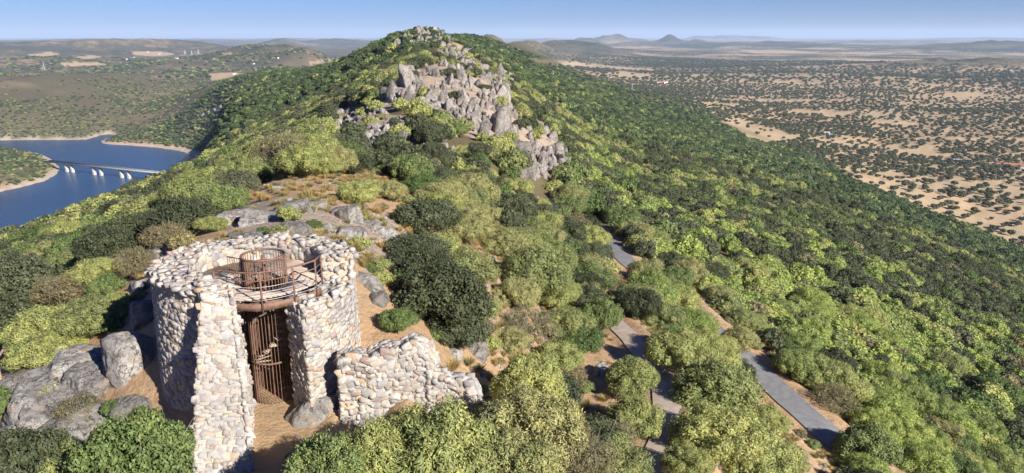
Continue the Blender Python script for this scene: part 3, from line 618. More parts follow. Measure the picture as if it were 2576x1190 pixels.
# ------------------------------------------------------------------ trees placed one by one: crown centre as seen, width, kind, flatness, what sets it apart
HAND = [
 (690,392,120,'olive',.8,'pale yellow-green wild olive at the left end of the bare earth knoll'),(765,398,130,'olive',.8,'broad pale yellow-green wild olive crowning the bare earth knoll'),
 (640,425,80,'oak',.9,'dark shaded tree at the left foot of the knoll'),(825,415,70,'olive',.8,'small pale olive at the right end of the knoll top'),
 (515,462,130,'olive',.8,'pale feathery olive highest on the left flank above the reservoir'),(440,508,120,'olive',.8,'pale olive in the middle of the bright band on the left flank'),
 (375,555,110,'olive',.8,'pale olive at the lower left end of the bright band'),(565,498,105,'green',.85,'fresh green oak beside the left edge of the bare earth'),
 (480,540,100,'olive',.8,'dull olive bush below the bright band on the left'),(415,590,110,'dry',.8,'grey-green bush behind the left rim of the tower'),(530,560,70,'olive',.7,'low olive bush beside the boulders behind the tower'),
 (890,400,110,'oak',.8,'dark oak just right of the broad olive on the knoll'),(985,350,90,'olive',.7,'yellowish bush growing on the lower rock outcrop'),(1040,330,60,'green',.8,'green bush between the two rock outcrops'),
 (900,470,120,'olive',.85,'olive tree casting a long shadow onto the bare earth'),(980,468,100,'olive',.8,'olive tree right behind the shadow-casting one'),(1040,455,60,'olive',.8,'small pale olive in front of the wooden fence'),
 (1020,400,85,'oak',.85,'round dark olive-green oak below the lower outcrop'),(1090,370,80,'oak',.8,'oak beside the light rocks under the main outcrop'),(1150,318,62,'green',1.0,'bright green upright oak standing against the grey rocks'),
 (1160,372,50,'olive',1.0,'small yellow-green tree under the upright oak'),(1205,372,80,'oak',.95,'dark round oak right under the rock pillar'),(1110,440,120,'oak',.8,'wide dark oak below the outcrop beside the fence'),
 (1185,425,60,'olive',.9,'yellow-green olive squeezed between two dark oaks'),(1225,460,80,'oak',.95,'dark oak to the right of the squeezed yellow olive'),(1300,465,110,'olive',.95,'olive tree at the foot of the lowest grey cliffs'),
 (1265,450,60,'oak',.9,'oak against the foot of the lowest cliffs'),(1430,490,85,'olive',1.0,'golden green olive at the outer edge of the ridge'),(1350,520,70,'olive',.9,'mustard coloured bush on the stony slope'),
 (1070,545,150,'oak',.85,'holm oak with a dark visible trunk beside the grey boulders'),(1175,575,120,'olive',.8,'brownish olive right of the holm oak with the visible trunk'),(1240,590,80,'olive',.8,'grey-olive bush on the stony slope'),
 (1110,740,225,'oak',.95,'large grey-green oak right of the tower'),(1060,670,160,'oak',.95,'upper half of the grey-green oak clump right of the tower'),(1150,825,150,'oak',.9,'lower right part of the grey-green oak clump, above the ruined wall'),(1000,800,90,'green',.8,'green bush filling the ground behind the ruined wall'),(1200,770,110,'olive',.9,'yellow-green bush against the large grey-green oak'),
 (1340,680,185,'olive',.95,'large bright yellow-green olive with a smooth domed crown'),(1390,740,110,'olive',.9,'lower right lobe tree of the bright domed olive'),
 (1420,585,110,'oak',.85,'grey oak between the domed olive and the road'),(1370,560,100,'olive',.9,'olive above the domed olive on the stony slope'),(1480,600,100,'olive',.9,'olive leaning over the bend of the road'),(1485,675,110,'olive',.9,'olive left of the open stretch of road'),
 (1515,790,95,'green',1.1,'bright green tree hanging over the earth bank by the path'),(1470,740,90,'olive',.9,'olive above the bright green tree by the path'),
 (1605,760,105,'oak',.95,'dark holm oak between the path and the road'),(1630,680,90,'olive',.9,'olive at the lower end of the open stretch of road'),(1710,755,110,'olive',.9,'golden olive just left of the shaded road'),(1760,810,90,'olive',.9,'olive left of the middle of the road'),
 (1330,820,150,'dry',.9,'grey dry tree with bare twigs below the bright domed olive'),(1280,850,100,'olive',.8,'dull olive above the pale standing rock'),(1400,900,120,'olive',.9,'olive clump left of the earth bank'),(1440,950,90,'dry',.9,'brown-grey bush below the earth bank'),
 (1710,880,150,'olive',.9,'broad olive filling the ground between path and road'),(1790,900,120,'olive',.9,'olive whose crown reaches over the road edge'),(1850,930,90,'oak',.8,'dark oak by the road below the broad olive'),(1790,960,100,'olive',.8,'olive between the dark oak and the earth clearing'),
 (1590,950,130,'olive',1.0,'tall olive left of the path halfway down'),(1600,1050,130,'olive',1.0,'olive left of the path near the clearing'),(1540,1100,120,'dry',1.0,'brownish half-bare tree left of the dark path'),
 
 
 
 (1800,1090,190,'olive',.95,'large olive right of the dark path'),(1900,1150,180,'olive',.95,'large rounded olive at the bottom right of the path'),(1915,1055,115,'olive',.9,'olive touching the lower road from the left'),(1970,1150,110,'olive',.9,'olive at the bottom beside the road'),(1730,1160,110,'olive',.9,'olive closing the bottom of the dark path'),
 
 (2180,1130,130,'green',.95,'green tree right of where the road leaves the picture'),
 (120,820,160,'olive',.75,'wide flat olive at the left edge above the big slab'),(230,790,150,'olive',.7,'yellow-green olive left of the tower'),(290,760,90,'olive',.75,'pale olive nearest the tower on the left'),(60,740,120,'olive',.75,'brown-green olive high on the left edge'),
 (150,730,120,'dry',.75,'tan flowering tree on the left slope'),(250,680,110,'olive',.75,'tan-green olive on the left slope behind the slab'),(268,715,70,'green',1.0,'dark green bush amid tan trees left of the tower'),(100,880,130,'olive',.75,'olive hanging over the big slab at the left'),
 (340,655,95,'dry',.95,'bare grey twiggy tree just left of the tower top'),(200,1025,100,'dry',.8,'bare-branched grey shrub on the big slab'),(15,1000,80,'green',.8,'dark bush at the left edge below the footpath'),
 (285,1020,45,'green',1.0,'small upright green shrub in the tower shadow'),
 (150,620,110,'oak',.75,'dark oak on the left slope over the reservoir'),(60,650,110,'green',.75,'green oak at the left edge over the reservoir'),(240,600,100,'green',.75,'green oak in the middle of the left slope'),(300,610,70,'olive',.8,'grey olive among the left slope oaks'),
 (1860,855,90,'olive',.9,'olive hiding the road above its lower bend'),(1700,700,85,'green',.9,'green tree on the near edge of the shaded road'),(2000,900,90,'green',.9,'green tree right of the lower road'),(1560,545,90,'green',.9,'fresh green tree at the upper end of the road'),
]
def crown_pos(px, py, wpx, asp):
    a, t = ray(px, py); a = float(a); t = float(t); r = np.exp(np.linspace(math.log(11), math.log(2500), 1500)); W_ = wpx / FP * r * math.sqrt(1 + t * t)
    z = H(r * math.sin(a), r * math.cos(a)); k = np.nonzero(z + .40 * W_ * asp >= CAMZ + r * t)[0]; i = k[0] if len(k) else -1
    return r[i] * math.sin(a), r[i] * math.cos(a), float(z[i]), float(W_[i])
def place_tree(x, y, z, W_, asp, kd, var, rot, label, group, cat='tree', tr=0):
    root = link(kd_name[kd], None, loc=(x, y, z - .1), label=label, cat=cat, group=group); root.rotation_euler = (0, 0, rot)
    s = W_ / 2; root.scale = (s, s, s * asp)
    c_ = link('crown', NEARC[kd][var % len(NEARC[kd])], root); k_ = link('trunk', TRUNKS[tr], root); return root
kd_name = {'lime': 'bright_tree', 'olive': 'olive_tree', 'green': 'green_oak', 'oak': 'holm_oak', 'dry': 'dry_tree'}
occ = []
for i, (px, py, wp, kd, asp, lab) in enumerate(HAND):
    x, y, z, W_ = crown_pos(px, py, wp, asp * 1.15); W_ *= 1.2 if not (py < 480 and 830 < px < 1320) else .95; rot = RS.uniform(0, 6.28)
    place_tree(x, y, z, W_ * .93, asp * 1.12, kd, i, rot, lab, None, tr=2 if kd == 'dry' else i % 2); occ.append((x, y, W_ / 2))
FRONT = [ # same, but standing at a given distance: big trees rooted on the lower ground before the walls
 (1095,1120,300,'olive',17.6,'foreground feathery olive under the ruined wall'),(950,1135,230,'olive',17.4,'foreground olive before the base of the ruined wall'),(825,1155,190,'green',17.0,'deep green foreground bush beside the tower entrance'),
 (1260,1160,250,'olive',17.6,'grey-green foreground olive at the bottom edge'),(1330,1060,260,'olive',19.5,'large foreground olive in the middle of the bottom edge'),(1440,1130,200,'dry',19.0,'brownish-grey olive at the bottom edge left of the dark path'),
 (1020,1075,150,'olive',18.8,'pale olive rising against the middle of the ruined wall'),(345,1130,250,'green',18.0,'leafy bright green shrub in the lower left before the tower'),(210,1170,170,'olive',19,'yellow-green shrub in the lower left corner'),(60,1160,220,'oak',20,'dark grey-green shrub in the bottom left corner'),
 (1235,1040,120,'olive',21.4,'olive right of the ruined wall end'),(1340,950,190,'olive',27,'olive above the foreground thicket')]
for i, (px, py, wp, kd, r, lab) in enumerate(FRONT):
    a, t = ray(px, py); x, y = r * math.sin(a), r * math.cos(a); W_ = wp / FP * r * math.sqrt(1 + t * t) * 1.05; g = float(H(x, y)); zc = CAMZ + r * t; asp = min(max((zc - g) / (W_ * .42), .8), 1.25); dz_ = max(0, zc - .42 * W_ * asp - g)
    place_tree(x, y, max(g, zc - .42 * W_ * asp), W_, asp, kd, i + 1, i * 1.1, lab, None, tr=2 if kd == 'dry' else i % 2)
    if dz_ > .1: ro_ = [o for o in COL.objects if o.get('label') == lab][0]; tv, tf = tube([(0, 0, .2), (.05, .03, -.5 * (dz_ + .5) / (W_ / 2 * asp)), (0, 0, -(dz_ + .6) / (W_ / 2 * asp))], [.07, .09, .12], 6); link('lower_trunk', mesh_np('lower_trunk', tv, tf, True, BARK), ro_)
    occ.append((x, y, W_ / 2))
occ = np.array(occ)
def freemask(x, y, W_):
    k = np.ones(len(x), bool)
    for ox, oy, orr in occ: k &= np.hypot(x - ox, y - oy) > (orr + W_ * .5) * .72
    return k
FT = FT[freemask(FT[:, 0], FT[:, 1], FT[:, 3])]
def pick_kind(v, a, r, u):
    v = v + .28 if (a > .12 and r < 200) else v - .14 if r > 260 else v
    if r < 110 and u > .955: return 'dry'
    if a > .10 and r < 330 and v > .12 + max(0, r - 200) * .003: return 'lime' if u < .7 else 'olive'
    if v > .28: return 'olive'
    if v > .02: return 'green' if (a > .05 or u < .5) else 'olive'
    return 'oak' if u < .85 else 'olive' if a < .1 else 'green'
zone = lambda px, py, r: ('behind the knoll' if px < 700 and r > 80 else 'above the reservoir' if px < 560 else 'below the outcrops' if px < 1300 and py < 560 else
    'right of the tower' if px < 1450 else 'between ridge and road' if px < 1560 + max(0, py - 590) * 1.0 else 'just across the road' if px < 1760 + max(0, py - 560) * 1.1 else 'far down the right slope')
kword = {'lime': 'yellow-green tree', 'olive': 'pale olive', 'green': 'green oak', 'oak': 'dark oak', 'dry': 'grey tree'}; AUTO = []
vx = to_px(FT[:, 0], FT[:, 1], FT[:, 2] + FT[:, 3] * .4)
seen = (vx[0] > -60) & (vx[0] < 2640) & (vx[1] > 0) & (vx[1] < 1260)
order = np.argsort(-(FT[:, 3] / FT[:, 5]) * seen); nind = 300 - len(HAND); ind = order[:nind]; rest = np.ones(len(FT), bool); rest[ind] = False
SEC = ['beside the road where it bends out of the ridge shade', 'next to the sunlit stretch of asphalt']
for j in ind:
    x, y, z, W_, asp, r, v, a = FT[j]; u = RS.rand(); kd = pick_kind(v, a, r, u); px, py = float(vx[0][j]), float(vx[1][j])
    size = 'smallish' if W_ < 4.3 else 'broad' if W_ > 5.2 else 'middling'
    row = 'bottom row' if py > 1100 else 'lower row' if py > 980 else 'low middle row' if py > 860 else 'middle row' if py > 740 else 'upper middle row' if py > 640 else 'upper row' if py > 540 else 'top row'
    col_ = 'outermost left' if px < 130 else 'far left' if px < 300 else 'left' if px < 640 else 'left of centre' if px < 1100 else 'centre' if px < 1350 else 'just right of centre' if px < 1550 else 'right of centre' if px < 1800 else 'right' if px < 2050 else 'far right' if px < 2300 else 'outermost right'
    AUTO.append(place_tree(x, y, z, W_, asp, kd, int(RS.randint(9)), RS.uniform(0, 6.28), f"{'flat-topped ' if asp < .9 else 'tall ' if asp > 1.04 else ''}{size} {kword[kd]} {zone(px, py, r)}, {row}, {col_}", 'trees of the wood covering the slopes', tr=int(j) % 2))
FT = FT[rest]
same = {}
for o in AUTO: same.setdefault(o['label'], []).append(o)
for lb, os_ in same.items():
    os_.sort(key=lambda o: o.location.x ** 2 + o.location.y ** 2)
    wd = {2: ['nearer', 'farther'], 3: ['nearest', 'middle', 'farthest'], 4: ['nearest', 'second', 'third', 'farthest'], 5: ['nearest', 'second', 'middle', 'fourth', 'farthest'], 6: ['nearest', 'second', 'third', 'fourth', 'fifth', 'farthest']}.get(len(os_))
    if wd:
        for o, w_ in zip(os_, wd): o['label'] = lb + ', the ' + w_
# ------------------------------------------------------------------ the rest of the woods: instances on points
def scatter(name, pts, meshes, label, cat, group=None):
    """pts: x y z sx sz rot idx"""
    me = bpy.data.meshes.new(name); me.vertices.add(len(pts)); me.vertices.foreach_set('co', np.ascontiguousarray(pts[:, :3], dtype=np.float32).ravel())
    def att(n_, ty, arr, f): a_ = me.attributes.new(n_, ty, 'POINT'); a_.data.foreach_set(f, np.ascontiguousarray(arr).ravel())
    att('size', 'FLOAT_VECTOR', np.stack([pts[:, 3], pts[:, 3] * (.82 + .36 * ((pts[:, 5] * 7.13) % 1)), pts[:, 4]], 1).astype(np.float32), 'vector')
    att('turn', 'FLOAT_VECTOR', np.stack([pts[:, 5] * 0, pts[:, 5] * 0, pts[:, 5]], 1).astype(np.float32), 'vector')
    att('pick', 'INT', pts[:, 6].astype(np.int32), 'value')
    o = link(name, me, label=label, cat=cat, group=group, kind='stuff')
    g = bpy.data.node_groups.new(name, 'GeometryNodeTree'); g.interface.new_socket('Geometry', in_out='INPUT', socket_type='NodeSocketGeometry'); g.interface.new_socket('Geometry', in_out='OUTPUT', socket_type='NodeSocketGeometry')
    gi = g.nodes.new('NodeGroupInput'); go = g.nodes.new('NodeGroupOutput'); ip = g.nodes.new('GeometryNodeInstanceOnPoints')
    ip.inputs['Pick Instance'].default_value = True; jn = g.nodes.new('GeometryNodeGeometryToInstance')
    for m_ in reversed(meshes):
        ob = bpy.data.objects.new(m_.name, m_); oi = g.nodes.new('GeometryNodeObjectInfo'); oi.inputs['Object'].default_value = ob; g.links.new(oi.outputs['Geometry'], jn.inputs[0])
    g.links.new(jn.outputs[0], ip.inputs['Instance']); g.links.new(gi.outputs[0], ip.inputs['Points'])
    for n_, ty, sk in (('size', 'FLOAT_VECTOR', 'Scale'), ('turn', 'FLOAT_VECTOR', 'Rotation'), ('pick', 'INT', 'Instance Index')):
        na_ = g.nodes.new('GeometryNodeInputNamedAttribute'); na_.data_type = ty; na_.inputs['Name'].default_value = n_; g.links.new(na_.outputs['Attribute'], ip.inputs[sk])
    g.links.new(ip.outputs[0], go.inputs[0]); md = o.modifiers.new('scatter', 'NODES'); md.node_group = g; return o
def treemesh(nm, vf, mat, withtrunk=True, rs=None):
    parts = [(vf[0], vf[1], 0)]
    if withtrunk: tv, tf = joinq([tube([(0, 0, -.3), (.03, 0, .3), (.05, .02, .6)], [.075, .055, .04], 4)]); parts.append((tv, tf, 1))
    return combo(nm, parts, [mat, BARK])
midm = [treemesh('mid_' + k_, MIDC[k_][i], LEAF[k_ if k_ != 'dry' else 'olive']) for k_ in ('olive', 'green', 'oak') for i in (0, 1)] + [treemesh('mid_lime', MIDC['lime'][i], LEAF['lime']) for i in (0, 1)] + [treemesh('mid_dry', MIDC['dry'][0], LEAF['dry'])]
farm = []
for i in range(3):
    rs = np.random.RandomState(300 + i); v, f = crown(rs, 12, 330, .26, 1.3, core=.86, coreico=ICO1, lift=.2); farm.append(treemesh('far', (v, f), LEAF['forest'], False))
for i in range(2):
    rs = np.random.RandomState(330 + i); v, f = crown(rs, 12, 330, .26, 1.3, core=.86, coreico=ICO1, lift=.2); farm.append(treemesh('far', (v, f), LEAF['green' if i else 'olive'], False))
plainm = []
for i in range(3):
    rs = np.random.RandomState(400 + i); v, f = crown(rs, 9, 260, .26, 1.3, core=.9, coreico=ICO1, lift=.45, flat=.6); plainm.append(treemesh('plain', (v, f), LEAF['oak'], True))
rs = np.random.RandomState(5); P_ = []
for (x, y, z, W_, asp, r, v, a) in FT:
    u = rs.rand()
    if r < 480 and u < .03: i = 16
    elif r < 480: i = {'olive': 0, 'green': 2, 'oak': 4, 'lime': 14, 'dry': 4}[pick_kind(v, a, r, u)] + (u * 100 % 1 > .5)
    else: i = 6 + (int(u * 3) if v < .42 else 3 + (u > .35))
    P_.append((x, y, z - .3, W_ / 2, W_ / 2 * asp * (1.0 if r < 480 else .95), u * 77, i))
for (x, y, z, W_, asp, r, v, a) in LT: P_.append((x, y, z - .4, W_ / 2, W_ / 2 * asp * .8, v * 50, 6 + (int(abs(v) * 1000) % 4)))
for (x, y, z, W_, asp, r, v, a) in PT: P_.append((x, y, z - .3, W_ / 2, W_ / 2 * asp * .85, v * 50, 11 + (int(abs(v) * 1000) % 3)))
print('TREES', len(P_), len(FT), len(LT), len(PT))
scatter('woodland', np.array(P_), midm[:6] + farm + plainm + midm[6:], 'mass of olive and oak trees covering the far slopes, the plain and the reservoir banks', 'woodland')
# ------------------------------------------------------------------ rocks
def rock_mesh(name, seed, ic, sx, sy, sz, cuts=9, rough=.035, mat=ROCK):
    rs = np.random.RandomState(seed); v, f = ic; d = v / np.linalg.norm(v, axis=1)[:, None]
    Ns, Os = [], []
    for ax in range(3):
        for s in (-1, 1):
            n_ = np.zeros(3); n_[ax] = s; n_ += rs.normal(size=3) * .10; Ns.append(n_ / np.linalg.norm(n_)); Os.append((sx, sy, sz)[ax] * rs.uniform(.8, 1.1))
    for i in range(cuts):
        n_ = rs.normal(size=3); n_[2] = abs(n_[2]) * .8; n_ /= np.linalg.norm(n_); Ns.append(n_); Os.append(np.linalg.norm(n_ * (sx, sy, sz)) * rs.uniform(.70, .95))
    Ns, Os = np.array(Ns), np.array(Os); q = d @ Ns.T; r = np.where(q > .02, Os / np.maximum(q, .02), 1e9)
    # slightly soft minimum: worn edges
    k = 120.0; rr = -np.log(np.exp(-np.clip(r, 0, 9) * k).sum(1)) / k
    P = d * rr[:, None]; m_ = (sx + sy + sz) / 3
    P += d * (rough * m_ * (fbm(P[:, 0] * 2.2 + seed, P[:, 1] * 2.2 + P[:, 2] * 1.6, 4, seed) + .8 * fbm(P[:, 2] * 6 + seed, P[:, 0] * 7 - P[:, 1] * 5, 3, seed + 3)))[:, None] * 1.6
    # a joint or two cut in
    for i in range(2):
        n_ = rs.normal(size=3); n_[2] *= .3; n_ /= np.linalg.norm(n_); o_ = rs.uniform(-.4, .4) * m_; P -= d * (np.exp(-((P @ n_ - o_) / (.06 * m_)) ** 2) * .10 * m_)[:, None]
    return mesh_np(name, P, f, False, mat)
SLABS = [rock_mesh('rock_slab', 500 + i, ICO4, *[(.5, .62, 1.25), (.7, .45, 1.1), (.45, .55, 1.35), (.9, .6, .8), (.5, .85, 1.2)][i % 5], cuts=7, rough=.05) for i in range(14)]
def outcrop(name, poly, step, wmin, wmax, rlo, rhi, label, seed, tall=1.0, cap=300, extra=()):
    rs = np.random.RandomState(seed); xs = [p[0] for p in poly]; ys = [p[1] for p in poly]; pts = []
    y_ = min(ys)
    while y_ < max(ys):
        x_ = min(xs)
        while x_ < max(xs):
            qx, qy = x_ + rs.uniform(-.5, .5) * step, y_ + rs.uniform(-.5, .5) * step * .6
            if inpoly(np.array([qx]), np.array([qy]), poly)[0]: pts.append((qx, qy, None))
            x_ += step
        y_ += step * .62
    pts += list(extra); rs.shuffle(pts); pts = pts[:cap]; cen = None; root = None; ps = []
    for p in pts:
        h_ = hit(p[0], p[1]); r = math.hypot(h_.x, h_.y)
        if rlo < r < rhi: ps.append((h_, p[2], r))
    cx = sum(p[0].x for p in ps) / len(ps); cy = sum(p[0].y for p in ps) / len(ps); root = link(name, None, loc=(cx, cy, float(H(cx, cy))), label=label, cat='rocks', group='grey quartzite outcrops on the ridge')
    for h_, sz, r in ps:
        nz = fbm(np.array([h_.x / 14.]), np.array([h_.y / 14.]), 3, 88)[0]
        if sz is None and nz < -.42 : continue
        s = sz or rs.uniform(wmin, wmax) * (1 + .5 * nz); tl = tall * rs.uniform(.7, 1.5)
        o = link('rock_slab', SLABS[rs.randint(14)], root); o.location = (h_.x - cx, h_.y - cy, float(H(h_.x, h_.y)) - root.location.z - s * .12 - (s * .1 if r > 400 else 0))
        o.rotation_euler = (R(-6) + rs.normal() * .12, R(-12) + rs.normal() * .14, rs.choice([0, 1.57, 3.14, 4.71]) + rs.normal() * .3 + .4); o.scale = (s * .62, s * .62, s * .62 * tl)
    return root
outcrop('rock_outcrop', OUTA, 11.5, 1.6, 4.2, 90, 420, 'great jagged grey outcrop running up the crest in the middle of the ridge', 1, 1.15,
  extra=[(1252,330,9.5),(1245,290,8),(1010,225,7),(990,250,7),(975,245,6),(1030,215,7),(1060,205,6.5),(1340,420,7),(1300,400,7.5),(1330,380,6)] * 2)
outcrop('rock_outcrop', OUTB, 14, 1.2, 2.9, 50, 300, 'lower grey outcrop left of the main one, with yellow bushes on it', 2, 1.0, extra=[(858,290,4.2),(850,320,4.5),(880,285,3.8),(895,340,4)])
outcrop('rock_outcrop', OUTC, 7, 2.5, 6.0, 350, 900, 'craggy grey rocks around the summit of the ridge', 3, 1.0)
outcrop('rock_outcrop', [(1120,112),(1240,130),(1290,190),(1270,260),(1230,200),(1130,150),(1090,120)], 9, 2.5, 6, 250, 900, 'broken rocks along the right edge of the upper crest', 4, 1.0, extra=[(1262,185,8),(1268,200,7)])
outcrop('rock_outcrop', [(1390,395),(1435,405),(1440,425),(1345,450),(1300,440)], 14, 1.6, 3.6, 80, 400, 'lowest cliffs of the main outcrop at its right foot', 5, 1.3)
outcrop('rock_outcrop', [(1040,385),(1110,370),(1160,400),(1130,425),(1060,420)], 13, 1.0, 2.2, 50, 300, 'small broken rocks between the oaks under the outcrop', 6)
outcrop('rock_outcrop', [(1230,500),(1320,470),(1400,540),(1440,600),(1300,580),(1240,560)], 16, .7, 1.7, 40, 250, 'scattered stones on the orange slope above the domed olive', 7, .7)
NB = [rock_mesh('boulder', 600 + i, ICO4, *[(.9, .7, .55), (1.0, .75, .6), (.6, .9, .7), (.85, .85, .5)][i % 4], cuts=7, rough=.055, mat=ROCKN) for i in range(8)]
BOUL = [ # px, py, width px, height factor, label
 (440,612,75,1.0,'rounded grey boulder against the left back rim of the tower'),(395,640,60,.8,'pale grey boulder leaning on the left rim of the tower'),
 (590,545,95,.7,'leftmost broad slab of the rock pavement behind the tower'),(655,545,80,.6,'second slab of the rock pavement behind the tower'),(655,590,90,.6,'slab nearest behind the tower rim, at left'),
 (740,520,80,.7,'pale slab in the middle of the rock pavement'),(748,570,85,.7,'slab beside the small dark bush behind the tower'),(795,510,55,.6,'small slab at the top of the rock pavement'),(822,570,55,.9,'upright pinkish slab behind the tower'),
 (870,540,75,1.2,'long upright slab with a shadowed left edge'),(885,590,85,1.0,'lower end of the long slab by the tower rim'),(935,568,42,1.2,'slim oval boulder standing alone'),(975,590,52,1.5,'dark-fronted upright boulder beside the oval one'),
 (715,500,35,.7,'small stone by the grass tuft'),(700,470,35,.5,'pale stone under the wide olive'),(610,590,70,.7,'slab at the left behind the tower rim'),
 (925,700,75,.8,'rock below the tower on the right'),(985,650,50,.7,'rock between tower and large oak'),(950,745,60,.8,'rock by the small bush right of the tower'),
 (1192,870,60,1.7,'pale standing rock right of the ruined wall'),(1095,600,50,.7,'stone under the holm oak trunk'),(800,1030,115,1.3,'big pale boulder at the right foot of the tower entrance'),(760,1150,80,.8,'dark boulder in the shade of the entrance'),
 (215,895,150,.8,'topmost of the lichen-covered rocks at the lower left'),(140,945,150,.9,'lichened rock halfway up the lower left crag'),(235,950,120,.9,'rock on the tower side of the lower left crag'),(90,1010,150,.8,'outer lichened rock of the lower left crag'),(175,1010,150,.8,'central grey rock of the lower left crag with a bare shrub'),(110,1075,160,.8,'low wide rock at the foot of the lower left crag'),(220,1050,130,.8,'rock beside the leafy shrub in the lower left'),
 (345,890,120,1.3,'shaded rock face left of the tower'),(375,780,80,1.5,'tall grey rock close to the tower at left'),(335,1010,70,1.0,'pale rock with red-leaved bush before the tower'),(355,720,60,1.1,'rock behind the bare tree left of the tower'),
 (1510,935,50,1.4,'dark rock hollow left of the path'),(1350,1140,110,.6,'white lichened rock showing through the foreground olives'),(1225,650,40,.7,'stone on the slope right of the large oak'),(1590,668,22,.8,'single pale stone at the edge of the road'),
 (1290,520,40,.8,'pale stone in the orange slope'),(1140,880,50,.8,'rock above the ruined wall')]
for i, (px, py, wp, hf, lab) in enumerate(BOUL):
    p = hit(px, py + wp * .15); s = wp / FP * (p - Vector((0, 0, CAMZ))).length
    if px == 800: s *= .85
    o = link('boulder', NB[i % 8], loc=(p.x, p.y, p.z + s * .03), label=lab, cat='boulder'); rs = np.random.RandomState(i); o.rotation_euler = (rs.normal() * .12, rs.normal() * .12, rs.normal() * .5 + (0 if i % 2 else 3.14)); o.scale = (s * .66, s * .66, s * .56 * hf)
# loose stones and grass tufts on the bare ground
rs = np.random.RandomState(3); gx, gy, _ = jgrid(-45, 60, 14, 90, .55, 9); z, px, py = cover_at(gx, gy); k = tower_clear(gx, gy) & (segdist(gx, gy, ROADL, False) > 3) & (segdist(gx, gy, PATHL, False) > 1.3) & (np.hypot(gx, gy) > 14)
nn_ = fbm(gx / 5, gy / 5, 3, 99); k &= (rs.rand(len(gx)) < np.clip(.25 + nn_, 0, .7)); gx, gy, z = gx[k], gy[k], z[k]
pp = np.stack([gx, gy, z - .02, rs.uniform(.06, .34, len(gx)) ** 1.4 * 1.5, rs.uniform(.05, .2, len(gx)), rs.uniform(0, 6, len(gx)), rs.randint(0, 3, len(gx))], 1)
scatter('rubble', pp, [rock_mesh('pebble', 700 + i, ICO2, .9, .7, .6, mat=ROCKN) for i in range(3)], 'loose stones strewn over the dry earth of the ridge', 'stones')
gx, gy, _ = jgrid(-60, 70, 14, 125, 1.5, 29); z, px, py = cover_at(gx, gy); k = tower_clear(gx, gy) & (segdist(gx, gy, ROADL, False) > 2.6) & (segdist(gx, gy, PATHL, False) > 1.7) & (np.hypot(gx, gy) > 15)
k &= rs.rand(len(gx)) < np.clip(.34 + .9 * fbm(gx / 9, gy / 9, 3, 299), .05, .8) * np.where(inpoly(px, py, CLEAR[0]), .35, 1.0); k &= ~(inpoly(px, py, [(590,880),(760,880),(770,1190),(560,1190)])); gx, gy, z = gx[k], gy[k], z[k]; sz_ = rs.uniform(.25, .8, len(gx))
scatter('undergrowth', np.stack([gx, gy, z - .12, sz_, sz_ * rs.uniform(.6, 1.0, len(gx)), rs.uniform(0, 6, len(gx)), rs.randint(0, 4, len(gx))], 1), [combo('scrub_' + k_, [(v_[0], v_[1], 0)], [LEAF[m_]]) for k_, v_, m_ in (('a', MIDC['dry'][0], 'dry'), ('b', MIDC['oak'][0], 'olive'), ('c', MIDC['green'][0], 'green'), ('d', MIDC['dry'][1], 'grass'))], 'low scrub growing between the rocks and trees of the ridge', 'undergrowth')
def tuft(rs, n_=260, h=.9):
    a = rs.uniform(0, 6.28, n_); d = rs.rand(n_) ** .7; b0 = np.stack([np.cos(a) * d * .35, np.sin(a) * d * .35, np.zeros(n_)], 1); tip = b0 + np.stack([np.cos(a) * d * .55, np.sin(a) * d * .55, h * rs.uniform(.5, 1, n_)], 1); s = np.stack([-np.sin(a), np.cos(a), a * 0], 1) * .022
    return np.stack([b0 - s, b0 + s, tip + s * .3, tip - s * .3], 1).reshape(-1, 3), np.arange(n_ * 4).reshape(-1, 4)
TUF = [mesh_np('grass_tuft', *tuft(np.random.RandomState(i)), False, LEAF['grass']) for i in range(3)]
gx, gy, _ = jgrid(-45, 60, 14, 120, .8, 19); z, px, py = cover_at(gx, gy); k = tower_clear(gx, gy) & (segdist(gx, gy, ROADL, False) > 3) & (segdist(gx, gy, PATHL, False) > 1.4) & (np.hypot(gx, gy) > 14)
nn_ = fbm(gx / 4, gy / 4, 3, 199); k &= (rs.rand(len(gx)) < np.clip(.42 + nn_ * 1.2, 0, .95)); gx, gy, z = gx[k], gy[k], z[k]
scatter('dry_grass', np.stack([gx, gy, z - .02, rs.uniform(.25, .6, len(gx)), rs.uniform(.2, .5, len(gx)), rs.uniform(0, 6, len(gx)), rs.randint(0, 3, len(gx))], 1), TUF, 'dry yellow grass tufts between the rocks and trees', 'grass')
